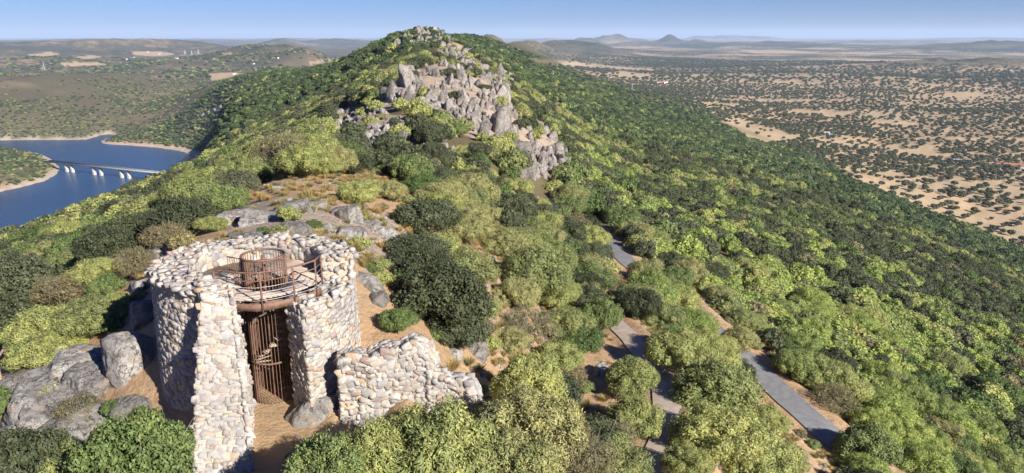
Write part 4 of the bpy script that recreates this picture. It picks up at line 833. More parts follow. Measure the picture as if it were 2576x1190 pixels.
BUSH = [(352,1040,45,'red',1.0,'reddish berried bush on the pale rock before the tower'),(262,1085,55,'red',.7,'reddish sprig above the leafy shrub in the lower left'),(400,1050,26,'red',.8,'small red-leaved sprig at the foot of the tower'),(775,490,36,'grass',1.1,'upright yellow broom tuft on the bare earth knoll'),(660,495,34,'grass',.9,'low straw tuft at the left of the bare earth'),(630,485,26,'grass',.9,'small straw tuft near the green oak'),
 (788,560,52,'green',.7,'small dark green bush among the rock pavement slabs'),(860,582,40,'olive',.7,'yellowish bush at the foot of the long slab'),(880,625,26,'grass',.8,'straw tuft between the slabs and the tower rim'),(905,520,36,'grass',.8,'straw tuft above the long slab'),(922,545,26,'grass',.8,'straw tuft beside the oval boulder'),
 (950,530,36,'grass',.9,'straw tuft above the dark-fronted boulder'),(942,672,50,'green',.8,'round green-brown bush right of the tower rim'),(965,960,50,'olive',.8,'olive bush beyond the ruined wall'),(1480,475,30,'green',.9,'bush at the outer ridge edge'),(930,650,26,'grass',.8,'yellow tuft on the tower side of the round bush'),
 (1150,235,60,'oak',.6,'dark bush spread on the middle of the main outcrop'),(1070,278,90,'oak',.6,'long dark bush under the left cliffs'),(1130,180,60,'oak',.7,'dark bush high on the main outcrop'),(1215,215,45,'oak',.6,'dark bush right of centre on the outcrop'),(1020,160,60,'oak',.8,'dark oak bush on the upper left of the outcrop'),(1350,318,36,'green',1.0,'lone green bush on the dry slope right of the cliffs'),
 (1240,350,50,'olive',.8,'olive bush at the base of the rock pillar'),(1195,310,60,'dry',.7,'grey bush left of the rock pillar'),(920,300,36,'grass',.8,'yellow bush on the lower outcrop'),(1000,360,70,'olive',.8,'olive bush under the lower outcrop'),(1300,310,40,'olive',.7,'bush right of the rock pillar'),(960,290,40,'olive',.7,'small olive bush on top of the lower outcrop')]
NEARC['red'] = [c_.copy() for c_ in NEARC['green'][:2]]
for c_ in NEARC['red']: c_.materials[0] = LEAF['red']
BM = {k_: [v_[0], v_[-1]] for k_, v_ in NEARC.items()}; BM['grass'] = TUF
for i, (px, py, wp, kd, asp, lab) in enumerate(BUSH):
    x, y, z, W_ = crown_pos(px, py, wp, asp * .8); o = link('bush' if kd != 'grass' else 'broom_tuft', BM[kd][i % 2], loc=(x, y, z - .06 * W_ - (.08 * W_ if kd != 'grass' else 0)), label=lab, cat='bush'); o.rotation_euler = (0, 0, i * 1.3); s = W_ * .5 if kd != 'grass' else W_ * .65; o.scale = (s, s, s * asp * (1 if kd != 'grass' else 1.3))
# ------------------------------------------------------------------ masonry
def stone_base(seed):
    rs = np.random.RandomState(seed); v, f = ICO2; d = v
    p = np.sign(d) * np.abs(d) ** .27; p /= np.abs(p).max(0); q_ = rs.uniform(-.28, .28, 4); p[:, 0] *= 1 + q_[0] * p[:, 1]; p[:, 1] *= 1 + q_[1] * p[:, 0]; p[:, 0] += q_[2] * p[:, 1]; p[:, 1] += q_[3] * .6 * p[:, 0]
    p += .12 * np.stack([fbm(d[:, 0] * 1.5 + seed, d[:, 1] * 1.5 + d[:, 2], 2, seed + q) for q in range(3)], 1); return p * .5
SB = [stone_base(i) for i in range(10)]; SBM = [mesh_np('stone', s_, ICO2[1], False, MASON) for s_ in SB]
SBJ = []                                                   # lighter version for the joined rest
for i in range(10):
    v, f = ICO1; d = v; p = np.sign(d) * np.abs(d) ** .27; p /= np.abs(p).max(0); rs = np.random.RandomState(i); q_ = rs.uniform(-.28, .28, 4); p[:, 0] *= 1 + q_[0] * p[:, 1]; p[:, 1] *= 1 + q_[1] * p[:, 0]; p[:, 0] += q_[2] * p[:, 1]; p = p * (1 + .06 * rs.normal(size=p.shape)); SBJ.append((p * .5, f))
def clad(out, fn, nu, nv, Lu, Lv, size, rs, thick=.2, top=None):
    """fn(u, v) -> (point, tangent u, tangent v); u, v in metres; fills out with (pos, 3x3 frame, variant)"""
    v = 0
    while v < Lv:
        h = size * rs.uniform(.6, 1.25); u = -rs.rand() * size
        while u < Lu:
            l = size * rs.uniform(.6, 2.0); uu, vv = u + l / 2, v + h / 2 + rs.normal() * .035
            if 0 <= uu <= Lu and vv <= Lv + h * .3:
                q = fn(uu, vv)
                if q is not None:
                    p, tu, tv = q; tu = np.array(tu, float); tv = np.array(tv, float); tu /= np.linalg.norm(tu); n_ = np.cross(tu, tv); n_ /= np.linalg.norm(n_); tv = np.cross(n_, tu)
                    a = rs.normal() * .16; tu2 = tu * math.cos(a) + tv * math.sin(a); tv2 = np.cross(n_, tu2); n2 = n_ + .1 * rs.normal(size=3); n2 /= np.linalg.norm(n2)
                    p = np.array(p, float) + n_ * (rs.uniform(-.03, .03) - .058) * thick / .2
                    out.append((p, np.stack([tu2 * l * 1.24, tv2 * h * 1.36, n2 * thick * rs.uniform(.8, 1.2)], 1), rs.randint(10)))
            u += l
        v += h
def build_masonry(root, stones, nsingle, camw=(0, 0, CAMZ)):
    cam_ = np.array(camw); sc = []
    for p, Fm, k_ in stones:
        n_ = Fm[:, 2] / np.linalg.norm(Fm[:, 2]); dv = cam_ - p; dist = np.linalg.norm(dv); qx, qy = to_px(*p); vis = (-10 < qx < 2590) and (qy < 1200)
        sc.append((np.linalg.norm(Fm[:, 0]) * np.linalg.norm(Fm[:, 1]) / dist ** 2) * max(0, float(dv @ n_) / dist) * (1 if vis else .01))
    order = np.argsort(-np.array(sc)); loc = np.array(root.location)
    for i in order[:nsingle]:
        p, Fm, k_ = stones[i]; o = link('stone', SBM[k_], root); M4 = Matrix.Identity(4)
        for a in range(3):
            for b_ in range(3): M4[a][b_] = Fm[a, b_]
            M4[a][3] = (p - loc)[a]
        l_, q_, s_ = M4.decompose(); o.location = l_; o.rotation_mode = 'QUATERNION'; o.rotation_quaternion = q_; o.scale = s_
    vs, fs, off = [], [], 0
    for i in order[nsingle:]:
        p, Fm, k_ = stones[i]; v, f = SBJ[k_]; vs.append(v @ Fm.T + p - loc); fs.append(f + off); off += len(v)
    if vs: link('stonework', mesh_np('stonework', np.concatenate(vs), np.concatenate(fs), False, MASON), root, kind='stuff')
def quadsurf(a, b_, c_, d_, sub=(12, 12), bulge=.05, seed=0):
    """wall face: bottom a->b, top d->c; displaced a little"""
    a, b_, c_, d_ = [np.array(q, float) for q in (a, b_, c_, d_)]; nu, nv = sub; vs, fs = [], []
    n_ = np.cross(b_ - a, d_ - a); n_ /= np.linalg.norm(n_)
    for j in range(nv + 1):
        for i in range(nu + 1):
            u, v = i / nu, j / nv; p = (a * (1 - u) + b_ * u) * (1 - v) + (d_ * (1 - u) + c_ * u) * v; vs.append(p)
    for j in range(nv):
        for i in range(nu): q = j * (nu + 1) + i; fs.append((q, q + 1, q + nu + 2, q + nu + 1))
    return np.array(vs), np.array(fs)
def quadfn(a, b_, c_, d_):
    a, b_, c_, d_ = [np.array(q, float) for q in (a, b_, c_, d_)]; Lu = max(np.linalg.norm(b_ - a), np.linalg.norm(c_ - d_)); Lv = max(np.linalg.norm(d_ - a), np.linalg.norm(c_ - b_))
    def fn(u, v):
        u = min(u / Lu, 1); v = min(v / Lv, 1); p = (a * (1 - u) + b_ * u) * (1 - v) + (d_ * (1 - u) + c_ * u) * v
        return p, (b_ - a) * (1 - v) + (c_ - d_) * v, (d_ - a) * (1 - u) + (c_ - b_) * u
    return fn, Lu, Lv
f2, r2_ = np.array(F2), np.array(R2); tc = np.array([TC.x, TC.y, 0.])
def ringpt(psi, rad, z): return tc + (f2 * math.cos(psi) + r2_ * math.sin(psi)) * rad + np.array([0, 0, z])
RO, RI = 3.34, 2.28; PS0, PS1 = R(24), R(335); ZB = 234.6
def topz(psi):
    d = math.degrees(psi) % 360; z = RIMZ + .05 * math.sin(d * .09) + .06 * math.sin(d * .23 + 1)
    z += -.8 * (1 - float(sstep(60, 88, np.array(d)))) - .2 * (1 - float(sstep(20, 36, np.array(d)))); z += .12 * math.sin(d * .61) * math.sin(d * .37) + .05 * float(sstep(250, 330, np.array(d))); return z
def ro(z): return RO + (RIMZ - z) * .03
tower = link('stone_tower', None, loc=(TC.x, TC.y, FLOORZ), label='ruined round rubble-stone tower with a broken open front', cat='tower')
rs = np.random.RandomState(21); ST = []
LR_ = PS1 - PS0
clad(ST, lambda u, v: (lambda ps, z: None if z > topz(ps) else (ringpt(ps, ro(z), z), f2 * -math.sin(ps) + r2_ * math.cos(ps), (0, 0, 1)))(PS0 + u / RO, ZB + v), 0, 0, LR_ * RO, RIMZ + .4 - ZB, .145, rs, .14)
ST = [s_ for s_ in ST]
# outside faces must look outwards
for i, (p, Fm, k_) in enumerate(ST):
    if (p - tc)[:2] @ Fm[:2, 2] < 0: Fm[:, 2] *= -1
n0 = len(ST)
clad(ST, lambda u, v: (lambda ps, z: None if z > topz(ps) - .03 else (ringpt(ps, RI, z), -(f2 * -math.sin(ps) + r2_ * math.cos(ps)), (0, 0, 1)))(PS0 + u / RI, FLOORZ - .1 + v), 0, 0, LR_ * RI, RIMZ + .3 - FLOORZ, .2, rs, .18)
n1 = len(ST)
for i in range(n0, n1):
    p, Fm, k_ = ST[i]
    if (p - tc)[:2] @ Fm[:2, 2] > 0: Fm[:, 2] *= -1
LT_ = LR_ * (RO + RI) / 2
clad(ST, lambda u, v: (lambda ps: (ringpt(ps, RI + v, topz(ps) + rs.uniform(-.05, .06)), f2 * -math.sin(ps) + r2_ * math.cos(ps), -(f2 * math.cos(ps) + r2_ * math.sin(ps))))(PS0 + u / ((RO + RI) / 2)), 0, 0, LT_, RO - RI + .05, .15, rs, .17)
for i in range(n1, len(ST)):
    if ST[i][1][2, 2] < 0: ST[i][1][:, 2] *= -1
core = []
def grid_ring(fn, nu, nv):
    vs = [fn(i / nu, j / nv) for j in range(nv + 1) for i in range(nu + 1)]; fs = [(j * (nu + 1) + i, j * (nu + 1) + i + 1, (j + 1) * (nu + 1) + i + 1, (j + 1) * (nu + 1) + i) for j in range(nv) for i in range(nu)]
    return np.array(vs), np.array(fs)
i_ = -.008
core.append(grid_ring(lambda u, v: (lambda ps: ringpt(ps, ro(ZB + v * (topz(ps) - ZB)) - i_, ZB + v * (topz(ps) - .02 - ZB)))(PS0 + u * LR_), 90, 20))
core.append(grid_ring(lambda u, v: (lambda ps: ringpt(ps, RI + i_, ZB + v * (topz(ps) - .02 - ZB)))(PS0 + u * LR_), 90, 4))
core.append(grid_ring(lambda u, v: (lambda ps: ringpt(ps, RI + i_ + v * (RO - RI - 2 * i_), topz(ps) - .02))(PS0 + u * LR_), 90, 2))
# broken end of the wall at the right of the opening
ea, eb = ringpt(PS0, RI, ZB), ringpt(PS0, ro(ZB), ZB); ec, ed = ringpt(PS0, RO, topz(PS0)), ringpt(PS0, RI, topz(PS0))
faces = [(eb, ea, ed, ec)]
# thick broken wing left of the opening: plan as (s, f), leaning bottom and top
def W3(s, f, z): return tc + r2_ * s + f2 * f + np.array([0, 0, z])
wb = [(-2.6, 7.6), (-.75, 7.6), (-.45, 1.4), (-2.5, 1.8)]; wt = [(-1.66, 3.25), (-.74, 3.35), (-.85, 1.95), (-1.75, 2.2)]; zt = [RIMZ - .05, RIMZ - .35, RIMZ + .1, RIMZ + .2]
B_ = [W3(*p_, ZB) for p_ in wb]; T_ = [W3(*p_, z_) for p_, z_ in zip(wt, zt)]
mB = [B_[0] * .45 + T_[0] * .55 - f2 * .35 - r2_ * .05, B_[1] * .45 + T_[1] * .55 - f2 * .25 + r2_ * .12, B_[2] * .45 + T_[2] * .55 + r2_ * .1, B_[3] * .45 + T_[3] * .55]
for lo, hi in ((B_, mB), (mB, T_)):
    for i in range(4): j = (i + 1) % 4; faces.append((lo[i], lo[j], hi[j], hi[i]))
faces.append((T_[0], T_[1], T_[2], T_[3]))
for q in faces:
    core.append(quadsurf(*q)); fn, lu, lv = quadfn(*q); n2_ = len(ST); clad(ST, fn, 0, 0, lu, lv, .145, rs, .15)
v, f = joinq(core); link('wall_core', mesh_np('wall_core', v - np.array([TC.x, TC.y, FLOORZ]), f, False, MORTAR), tower)
build_masonry(tower, ST, 299); print('TOWER STONES', len(ST))
# floor slab of beaten earth inside
# ------------------------------------------------------------------ ruined low wall to the right
def ruin(pts, thick, zb, label, nsingle, seed, size=.155):
    rs = np.random.RandomState(seed); root = link('ruined_wall', None, loc=(pts[0][0], pts[0][1], zb), label=label, cat='wall', group='broken stone walls beside the tower'); S, C_ = [], []
    for i in range(len(pts) - 1):
        p, q = np.array(pts[i], float), np.array(pts[i + 1], float); d = (q - p); d[2] = 0; L_ = np.linalg.norm(d); d /= L_; n_ = np.array([-d[1], d[0], 0]); n_ = n_ if n_ @ -p > 0 else -n_
        tp, tq = p[2], q[2]; p = p * [1, 1, 0]; q = q * [1, 1, 0]; o = n_ * thick / 2; U = np.array([0, 0, 1.])
        fr = (p + o + U * zb, q + o + U * zb, q + o * .8 + U * tq, p + o * .8 + U * tp); bk = (q - o + U * zb, p - o + U * zb, p - o * .8 + U * tp, q - o * .8 + U * tq); tpf = (p + o * .8 + U * tp, q + o * .8 + U * tq, q - o * .8 + U * tq, p - o * .8 + U * tp)
        fs_ = [fr, bk, tpf]
        if i == len(pts) - 2: fs_.append((q + o + U * zb, q - o + U * zb, q - o * .8 + U * tq, q + o * .8 + U * tq))
        if i == 0: fs_.append((p - o + U * zb, p + o + U * zb, p + o * .8 + U * tp, p - o * .8 + U * tp))
        for w_ in fs_:
            if np.cross(w_[1] - w_[0], w_[3] - w_[0]) @ (w_[0] + w_[2] - p - q - U * (zb * 2 + (tp + tq) / 2 - zb)) < 0: w_ = (w_[1], w_[0], w_[3], w_[2])
            C_.append(quadsurf(*w_, sub=(4, 6))); fn, lu, lv = quadfn(*w_); clad(S, fn, 0, 0, lu, lv, size, rs, .2)
    v, f = joinq(C_); link('wall_core', mesh_np('wall_core', v - np.array(root.location), f, False, MORTAR), root); build_masonry(root, S, nsingle); return root
def rp(px, py, r): v = at_r(px, py, r); return (v.x, v.y, v.z)
ruin([rp(850,900,23.3), rp(885,885,23.3), rp(925,892,23.2), rp(960,872,23.2), rp(1010,866,23.2), rp(1045,850,23.2), rp(1072,868,23.2), rp(1092,915,23.1)], .9, 234.6, 'higher broken rubble wall joined to the right side of the tower', 200, 5)
ruin([rp(1088,935,23.0), rp(1122,940,23.0), rp(1150,952,22.9), rp(1182,955,22.8), rp(1194,990,22.6)], .6, 234.4, 'lower crumbling end of the rubble wall, farthest from the tower', 120, 6)
0 and ruin([rp(770,1030,20.6), rp(820,1000,21.0), rp(860,975,21.4)], .5, 236.2, 'collapsed stone footing before the right side of the tower', 50, 8)
# ------------------------------------------------------------------ viewing platform
DZ = 241.72
def flat(px, py, z): v = at_z(px, py, z); return np.array([v.x, v.y])
plat = link('viewing_platform', None, loc=(TC.x, TC.y, DZ), label='wooden viewing deck with rusty railing inside the stone tower', cat='platform')
OX, OY = TC.x, TC.y
farc = [flat(*q, DZ) for q in [(560,756),(600,763),(647,765),(690,759),(728,750),(770,739),(804,726),(826,712)]]
farc = [np.array([p[0] - OX, p[1] - OY]) for p in farc]
fd = np.array([F2.x, F2.y]); rd = np.array([R2.x, R2.y])
fs_ = sorted([(p @ rd, p @ fd) for p in farc]); sx_, sf_ = [a for a, _ in fs_], [b_ for _, b_ in fs_]
cagec = flat(668, 714, DZ) - [OX, OY]; CR = .73
def front_lim(s): return np.interp(s, sx_, sf_)
def indeck(s, f_): return (np.hypot(s, f_) < 2.33) & (f_ < front_lim(s)) & (np.hypot(s - cagec @ rd, f_ - cagec @ fd) > CR)
def box(name, p, q, w_, h_, mat, parent, up=(0, 0, 1)):
    """bar from p to q, width w (sideways), height h"""
    p, q = np.array(p, float), np.array(q, float); d = q - p; L_ = np.linalg.norm(d); d /= L_; u_ = np.array(up, float); sd = np.cross(d, u_); sd /= np.linalg.norm(sd) + 1e-9; u2 = np.cross(sd, d)
    vs = [e + sd * a * w_ / 2 + u2 * b_ * h_ / 2 for e in (p, q) for a, b_ in ((-1, -1), (1, -1), (1, 1), (-1, 1))]
    return link(name, mesh_np(name, vs, [[0, 1, 2, 3][::-1], [4, 5, 6, 7], [0, 1, 5, 4], [1, 2, 6, 5], [2, 3, 7, 6], [3, 0, 4, 7]], False, mat), parent)
ba = R(38); du = np.array([math.cos(ba), math.sin(ba)]); dv = np.array([-math.sin(ba), math.cos(ba)]); bw = .135; k_ = -2.7; nb_ = 0
while k_ < 2.7:
    tt_ = np.arange(-2.8, 2.8, .03); S_ = du[0] * tt_ + dv[0] * (k_ + bw / 2); Fz = du[1] * tt_ + dv[1] * (k_ + bw / 2); ins = indeck(S_, Fz); e = np.diff(np.concatenate([[0], ins.astype(int), [0]])); a_, b2 = np.nonzero(e == 1)[0], np.nonzero(e == -1)[0] - 1
    for i, j in zip(a_, b2):
        if j - i < 4: continue
        P_2 = [rd * S_[x_] + fd * Fz[x_] for x_ in (i, j)]; box('board', (*P_2[0], 0.0 - .02), (*P_2[1], 0.0 - .02), bw - .012, .04, DECKM, plat); nb_ += 1
    k_ += bw
def curve_beam(name, pts, w_, z0, z1, mat, parent):
    vs, fs = [], []
    for i, p in enumerate(pts):
        d = np.array(pts[min(i + 1, len(pts) - 1)]) - np.array(pts[max(i - 1, 0)]); d /= np.linalg.norm(d); n_ = np.array([-d[1], d[0]])
        for s, z_ in ((-1, z0), (1, z0), (1, z1), (-1, z1)): q = np.array(p) + n_ * s * w_ / 2; vs.append((q[0], q[1], z_))
    for i in range(len(pts) - 1):
        for k in range(4): a = i * 4 + k; b_ = i * 4 + (k + 1) % 4; fs.append((a, b_, b_ + 4, a + 4))
    n_ = len(pts) * 4 - 4; fs += [(3, 2, 1, 0), (n_, n_ + 1, n_ + 2, n_ + 3)]
    return link(name, mesh_np(name, vs, fs, False, mat), parent)
sm = np.linspace(-1.7, 2.0, 26); arc = [rd * s + fd * (front_lim(s) + .03) for s in sm]
curve_beam('edge_beam', arc, .05, -.24, -.003, CORTEN, plat)
box('support_beam', (*(rd * -1.75 + fd * (front_lim(-1.6) - .05)), -.36), (*(rd * 2.1 + fd * (front_lim(2.0) - .15)), -.36), .12, .2, CORTEN, plat)
for s in (-1.0, 0.2, 1.3): box('joist', (*(rd * s + fd * (front_lim(s) - .15)), -.16), (*(rd * s + fd * -1.7), -.16), .08, .18, CORTEN, plat)
posts = [(-1.3, .0), (.08, .0), (1.1, .0), (1.85, .0), (2.1, -.35)]
PP = []
for s, o_ in posts:
    q = rd * s + fd * (front_lim(s) + .07 + o_); PP.append(q); box('railing_post', (*q, -.3 if o_ == 0 else 0), (*q, 1.05), .05, .05, CORTEN, plat, up=(1, 0, 0))
ss = np.linspace(-1.3, 1.85, 22); ra = [rd * s + fd * (front_lim(s) + .07) for s in ss] + [PP[-1]]
curve_beam('top_rail', ra, .045, 1.03, 1.08, CORTEN, plat)
for h_ in (.78, .56, .40, .25, .12): curve_beam('railing_wire' if h_ < .7 else 'mid_rail', ra, .012 if h_ < .7 else .035, h_ - (.006 if h_ < .7 else .015), h_ + (.006 if h_ < .7 else .015), STEEL if h_ < .7 else CORTEN, plat)
# caged spiral stair
cage = link('stair_cage', None, loc=(OX + cagec[0], OY + cagec[1], FLOORZ), label='round rusty-barred cage round the spiral stair in the deck', cat='cage')
ht = DZ - FLOORZ + 1.05
bar = mesh_np('cage_bar', *tube([(0, 0, 0), (0, 0, ht)], [.5, .5], 4), False, CORTEN)
bar.vertices.foreach_get
for v_ in bar.vertices: v_.co.x *= .05; v_.co.y *= .022
for i in range(40):
    a = 2 * math.pi * i / 40; dirang = math.degrees(a)
    o = link('cage_bar', bar, cage); o.location = (math.cos(a) * CR, math.sin(a) * CR, 0.02); o.rotation_euler = (0, 0, a)
for z_, hh in ((ht - .04, .06), (DZ - FLOORZ - .1, .1), (1.5, .05)):
    curve_beam('cage_ring', [(math.cos(t_) * CR, math.sin(t_) * CR) for t_ in np.linspace(0, 2 * math.pi, 41)], .05, z_, z_ + hh, CORTEN, cage)
pv_, pf_ = tube([(0, 0, 0), (0, 0, ht + .0)], [.06, .06], 8); link('centre_pole', mesh_np('centre_pole', pv_, pf_, True, CORTEN), cage)
for i in range(15):
    a = i * R(26) + .4; z_ = .2 + i * .195; da = R(24); r0, r1 = .06, CR - .06
    vs = [(r0 * math.cos(a), r0 * math.sin(a), z_), (r1 * math.cos(a), r1 * math.sin(a), z_), (r1 * math.cos(a + da), r1 * math.sin(a + da), z_), (r0 * math.cos(a + da), r0 * math.sin(a + da), z_)]; vs += [(x_, y_, q_ - .03) for x_, y_, q_ in vs]
    link('tread', mesh_np('tread', vs, [[0, 1, 2, 3], [7, 6, 5, 4], [0, 4, 5, 1], [1, 5, 6, 2], [2, 6, 7, 3], [3, 7, 4, 0]], False, DECKM), cage)
# railing gate beside the cage (fan of bars at its left)
for i in range(2):
    pa = cagec + rd * -.70 + fd * .1; pb = cagec + rd * -1.15 + fd * -.35; box('guard_rail', (*pa, .55 + .45 * i), (*pb, .55 + .45 * i), .03, .03, CORTEN, plat)
for i in range(7):
    q = pa + (pb - pa) * i / 6; box('guard_bar', (*q, 0.02), (*q, 1.0), .02, .02, CORTEN, plat, up=(1, 0, 0))
# ------------------------------------------------------------------ bridge
def P0(px, py, z=0.0): return np.array(at_z(px, py, z))
ba_, bb_ = P0(175, 432.6), P0(315, 448); bd = bb_ - ba_; bd[2] = 0; bd /= np.linalg.norm(bd); bn = np.array([-bd[1], bd[0], 0]); up = np.array([0, 0, 1.])
if bn[1] > 0: bn = -bn
br = link('road_bridge', None, loc=tuple(ba_), label='long grey road bridge on paired pale curved piers crossing the reservoir', cat='bridge')
DH = 17.0; l0, l1 = -62, 330
def bx(nm, a0, a1, n0_, n1_, z0, z1, mat):
    vs = [bd * a + bn * n_ + up * z_ for a in (a0, a1) for n_, z_ in ((n0_, z0), (n1_, z0), (n1_, z1), (n0_, z1))]; return link(nm, mesh_np(nm, vs, [[0, 1, 2, 3][::-1], [4, 5, 6, 7], [0, 1, 5, 4], [1, 2, 6, 5], [2, 3, 7, 6], [3, 0, 4, 7]], False, mat), br)
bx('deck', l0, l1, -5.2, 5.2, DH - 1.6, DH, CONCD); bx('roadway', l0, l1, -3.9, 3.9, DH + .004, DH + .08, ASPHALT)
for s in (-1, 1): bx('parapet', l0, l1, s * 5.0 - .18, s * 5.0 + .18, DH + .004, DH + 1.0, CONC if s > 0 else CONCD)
def along(px, py): return float((P0(px, py) - ba_) @ bd)
prs = [(along(167.5, 432.4), along(184, 433.5)), (along(235, 440.2), along(253, 442)), (along(306, 447.5), along(324, 449.5)), (along(377, 455), along(395, 457.5))]
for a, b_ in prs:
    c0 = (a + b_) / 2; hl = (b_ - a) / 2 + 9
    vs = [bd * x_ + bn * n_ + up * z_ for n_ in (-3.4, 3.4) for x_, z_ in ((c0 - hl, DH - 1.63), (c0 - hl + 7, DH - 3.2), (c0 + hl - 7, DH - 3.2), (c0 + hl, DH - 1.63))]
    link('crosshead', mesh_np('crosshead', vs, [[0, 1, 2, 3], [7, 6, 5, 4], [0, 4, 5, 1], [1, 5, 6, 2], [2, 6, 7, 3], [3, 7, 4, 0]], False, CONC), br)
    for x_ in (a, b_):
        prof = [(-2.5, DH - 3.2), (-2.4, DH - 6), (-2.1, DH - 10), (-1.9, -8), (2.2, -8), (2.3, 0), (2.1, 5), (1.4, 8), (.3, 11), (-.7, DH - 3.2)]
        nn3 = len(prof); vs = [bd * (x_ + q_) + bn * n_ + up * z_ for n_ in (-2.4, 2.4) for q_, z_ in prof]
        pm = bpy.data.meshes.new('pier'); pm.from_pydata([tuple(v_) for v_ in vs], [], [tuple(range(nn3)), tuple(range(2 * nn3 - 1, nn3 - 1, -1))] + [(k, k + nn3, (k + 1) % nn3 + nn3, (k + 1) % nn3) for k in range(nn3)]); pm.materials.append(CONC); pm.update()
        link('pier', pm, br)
# ------------------------------------------------------------------ pylons
def pylon(px, py, hpx, label):
    p = hit(px, py); d = (p - Vector((0, 0, CAMZ))).length; h = hpx / FP * d; root = link('power_pylon', None, loc=p, label=label, cat='pylon', group='electricity pylons in the countryside'); t_ = max(.12, d * .00012)
    w0, w1 = h * .13, h * .018
    for sx in (-1, 1):
        for sy in (-1, 1): v, f = tube([(sx * w0, sy * w0, 0), (sx * w1, sy * w1, h * .75), (0, 0, h)], [t_, t_ * .8, t_ * .6], 4); link('leg', mesh_np('leg', v, f, False, STEEL), root)
    L2 = []
    for i in range(6):
        q0, q1 = i / 8, (i + 1) / 8; a0 = w0 + (w1 - w0) * q0 / .75; a1 = w0 + (w1 - w0) * q1 / .75
        for s in (-1, 1): L2.append(tube([(-a0, s * a0, h * q0), (a1, s * a1, h * q1)], [t_ * .5] * 2, 3)); L2.append(tube([(s * a0, -a0, h * q0), (s * a1, a1, h * q1)], [t_ * .5] * 2, 3))
    v, f = joinq(L2); link('lattice', mesh_np('lattice', v, f, False, STEEL), root)
    for q, wd_ in ((.74, .16), (.84, .13), (.94, .10)): v, f = tube([(-h * wd_, 0, h * q), (h * wd_, 0, h * q)], [t_ * .7] * 2, 4); link('crossarm', mesh_np('crossarm', v, f, False, STEEL), root)
for a in [(112,178,18,'lattice pylon on the dark hill at the far left'),(645,184,13,'lattice pylon beside the triangular straw field'),(727,183,9,'small lattice pylon right of the straw field'),(466,137,10,'tiny pylon on the distant fields, left one of three'),(483,139,11,'tiny pylon on the distant fields, middle one of three'),(500,136,11,'tiny pylon on the distant fields, right one of three'),
          (1392,196,18,'pylon at the foot of the right slope near the long straw field'),(1590,228,18,'pylon in the wooded edge of the plain'),(1939,248,14,'pale pylon standing in the open oak plain'),(2235,274,14,'dark pylon farther right in the oak plain')]: pylon(*a)
# ------------------------------------------------------------------ farm buildings
def house(parent, w_, d_, h_, rz, loc=(0, 0, 0), roof=TILE, wall=WHITE, part=True):
    o = link('wall', None, parent); bpy.data.objects.remove(o)
    c_, s_ = math.cos(rz), math.sin(rz)
    def tr(p): return (loc[0] + p[0] * c_ - p[1] * s_, loc[1] + p[0] * s_ + p[1] * c_, loc[2] + p[2])
    rh = d_ * .22; W2, D2 = w_ / 2, d_ / 2
    v = [tr(p) for p in [(-W2, -D2, -2), (W2, -D2, -2), (W2, D2, -2), (-W2, D2, -2), (-W2, -D2, h_), (W2, -D2, h_), (W2, D2, h_), (-W2, D2, h_), (-W2, 0, h_ + rh), (W2, 0, h_ + rh)]]
    me = bpy.data.meshes.new('wall'); me.from_pydata(v, [], [(0, 1, 5, 4), (2, 3, 7, 6), (1, 2, 6, 9, 5), (3, 0, 4, 8, 7)]); me.materials.append(wall); link('wall', me, parent)
    e = .5; v = [tr(p) for p in [(-W2 - e, -D2 - e, h_ - .1), (W2 + e, -D2 - e, h_ - .1), (W2 + e, 0, h_ + rh + .15), (-W2 - e, 0, h_ + rh + .15), (W2 + e, D2 + e, h_ - .1), (-W2 - e, D2 + e, h_ - .1)]]; v += [(x_, y_, z_ + .25) for x_, y_, z_ in v]
    me = bpy.data.meshes.new('roof'); me.from_pydata(v, [], [(3, 2, 1, 0), (5, 4, 2, 3), (6, 7, 8, 9), (9, 8, 10, 11), (0, 1, 7, 6), (4, 5, 11, 10), (1, 2, 8, 7), (2, 4, 10, 8), (3, 0, 6, 9), (5, 3, 9, 11)]); me.materials.append(roof); link('roof', me, parent)
    if part:
        nw = max(2, int(w_ // 5))
        for i in range(nw):
            x_ = -W2 + w_ * (i + .5) / nw; vv = [tr((x_ + a, -D2 - .06, z_)) for a, z_ in ((-.7, 1.0), (.7, 1.0), (.7, min(h_ - .5, 2.6)), (-.7, min(h_ - .5, 2.6)))]; vv += [tr((x_ + a, -D2 + .05, z_)) for a, z_ in ((-.7, 1.0), (.7, 1.0), (.7, min(h_ - .5, 2.6)), (-.7, min(h_ - .5, 2.6)))]
            link('window', mesh_np('window', vv, [[0, 1, 2, 3], [0, 4, 5, 1], [1, 5, 6, 2], [2, 6, 7, 3], [3, 7, 4, 0]], False, GLASSD), parent)
def farm_(px, py, label, blocks, name='farmhouse', cat='farm', rr=None):
    p = hit(px, py) if rr is None else at_r(px, py, rr); p.z = float(H(p.x, p.y)); root = link(name, None, loc=p, label=label, cat=cat)
    for b_ in blocks: house(root, *b_[:4], loc=b_[4], roof=b_[5] if len(b_) > 5 else TILE)
farm_(2548,424,'white farm with red tiled roofs at the right edge of the plain',[(34,9,4.5,-.55,(6,4,0)),(22,8,4.5,-.55,(-6,16,0)),(9,13,5.5,-.55,(-2,1,0)),(9,13,5.5,-.55,(12,-8,0)),(30,9,4,-.55,(14,16,0))])
farm_(2408,408,'small open shed with a pale metal roof left of the white farm',[(13,8,3.2,-.4,(0,0,0),STEEL)],'shed','shed')
farm_(1665,197,'long white building with a red roof beyond the wooded slope',[(48,12,6,.1,(0,0,0)),(22,12,9,.1,(16,6,0))],'farmhouse','farm',3500)
farm_(2080,338,'low grey-green farm shed in the middle of the oak plain',[(26,8,3,.1,(0,0,0),STEEL)],'shed','shed')
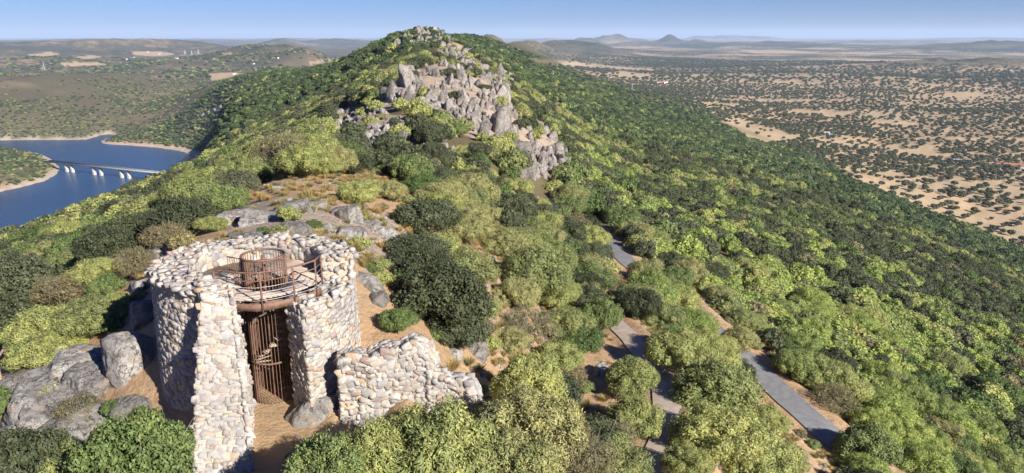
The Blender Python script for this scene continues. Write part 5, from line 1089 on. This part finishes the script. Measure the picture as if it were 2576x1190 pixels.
for i, (px, py, lb) in enumerate([(338,145,'white house on the distant left fields'),(402,136,'white buildings beside the pale distant field'),(372,132,'small white farm by the far left hill'),(590,188,'tiny white house behind the straw field'),(640,162,'white house under the round hill'),(700,148,'white house near the far valley'),(318,150,'leftmost white house of the far valley'),(445,148,'white house among distant orchards')]):
    farm_(px, py, lb, [(15, 8, 4.5, i * .4, (0, 0, 0))], 'house', 'house')
# ------------------------------------------------------------------ wooden fences
def fence(pix, label, h=1.0, rmin=4):
    pts = [hit(*p) for p in pix]; root = link('wooden_fence', None, loc=pts[0], label=label, cat='fence', group='rustic wooden fences along the paths'); o0 = pts[0]
    for i, p in enumerate(pts):
        q = p - o0; v, f = tube([(q.x, q.y, q.z - .2), (q.x, q.y, q.z + h)], [.07, .065], 6); link('post', mesh_np('post', v, f, False, WOOD), root)
        if i:
            for z_ in (.45, .88):
                a, b_ = pts[i - 1] - o0, p - o0; v, f = tube([(a.x, a.y, a.z + h * z_), (b_.x, b_.y, b_.z + h * z_)], [.05, .05], 5); link('rail', mesh_np('rail', v, f, False, WOOD), root)
fence([(1036,444),(1046,444),(1056,445),(1066,446)], 'little wooden fence between the oaks behind the pale olives')
fence([(2,958),(22,926),(42,895),(62,868)], 'weathered log fence along the footpath at the left edge')
# concrete road barrier glimpsed on the left slope
pp_ = [hit(*p) for p in [(502,300),(516,293),(530,286),(545,280),(558,273)]]; root = link('retaining_wall', None, loc=pp_[0], label='pale strip of retaining wall crossing the wooded left slope', cat='wall')
for a, b_ in zip(pp_, pp_[1:]):
    a_, b2 = np.array(a - pp_[0]), np.array(b_ - pp_[0]); box('wall_panel', a_ + [0, 0, 4], b2 + [0, 0, 4], 1.5, 8, CONCD, root)
# ------------------------------------------------------------------ haze: one closed box of even air
HZ = 75000; ztop = max(float(Z.max()), CAMZ) + 30
hv = [(sx * HZ, sy * HZ, z_) for z_ in (-9.5, ztop) for sx, sy in ((-1, -1), (1, -1), (1, 1), (-1, 1))]
hm = bpy.data.meshes.new('haze'); hm.from_pydata(hv, [], [(3, 2, 1, 0), (4, 5, 6, 7), (0, 1, 5, 4), (1, 2, 6, 5), (2, 3, 7, 6), (3, 0, 4, 7)])
m = bpy.data.materials.new('haze_air'); m.use_nodes = True; t = m.node_tree; t.nodes.remove(t.nodes['Principled BSDF'])
pv = t.nodes.new('ShaderNodeVolumePrincipled'); pv.inputs['Color'].default_value = (.60, .76, 1, 1); pv.inputs['Density'].default_value = 3.2e-5; pv.inputs['Anisotropy'].default_value = .0
t.links.new(pv.outputs[0], t.nodes['Material Output'].inputs['Volume']); hm.materials.append(m); link('haze', hm, kind='stuff')
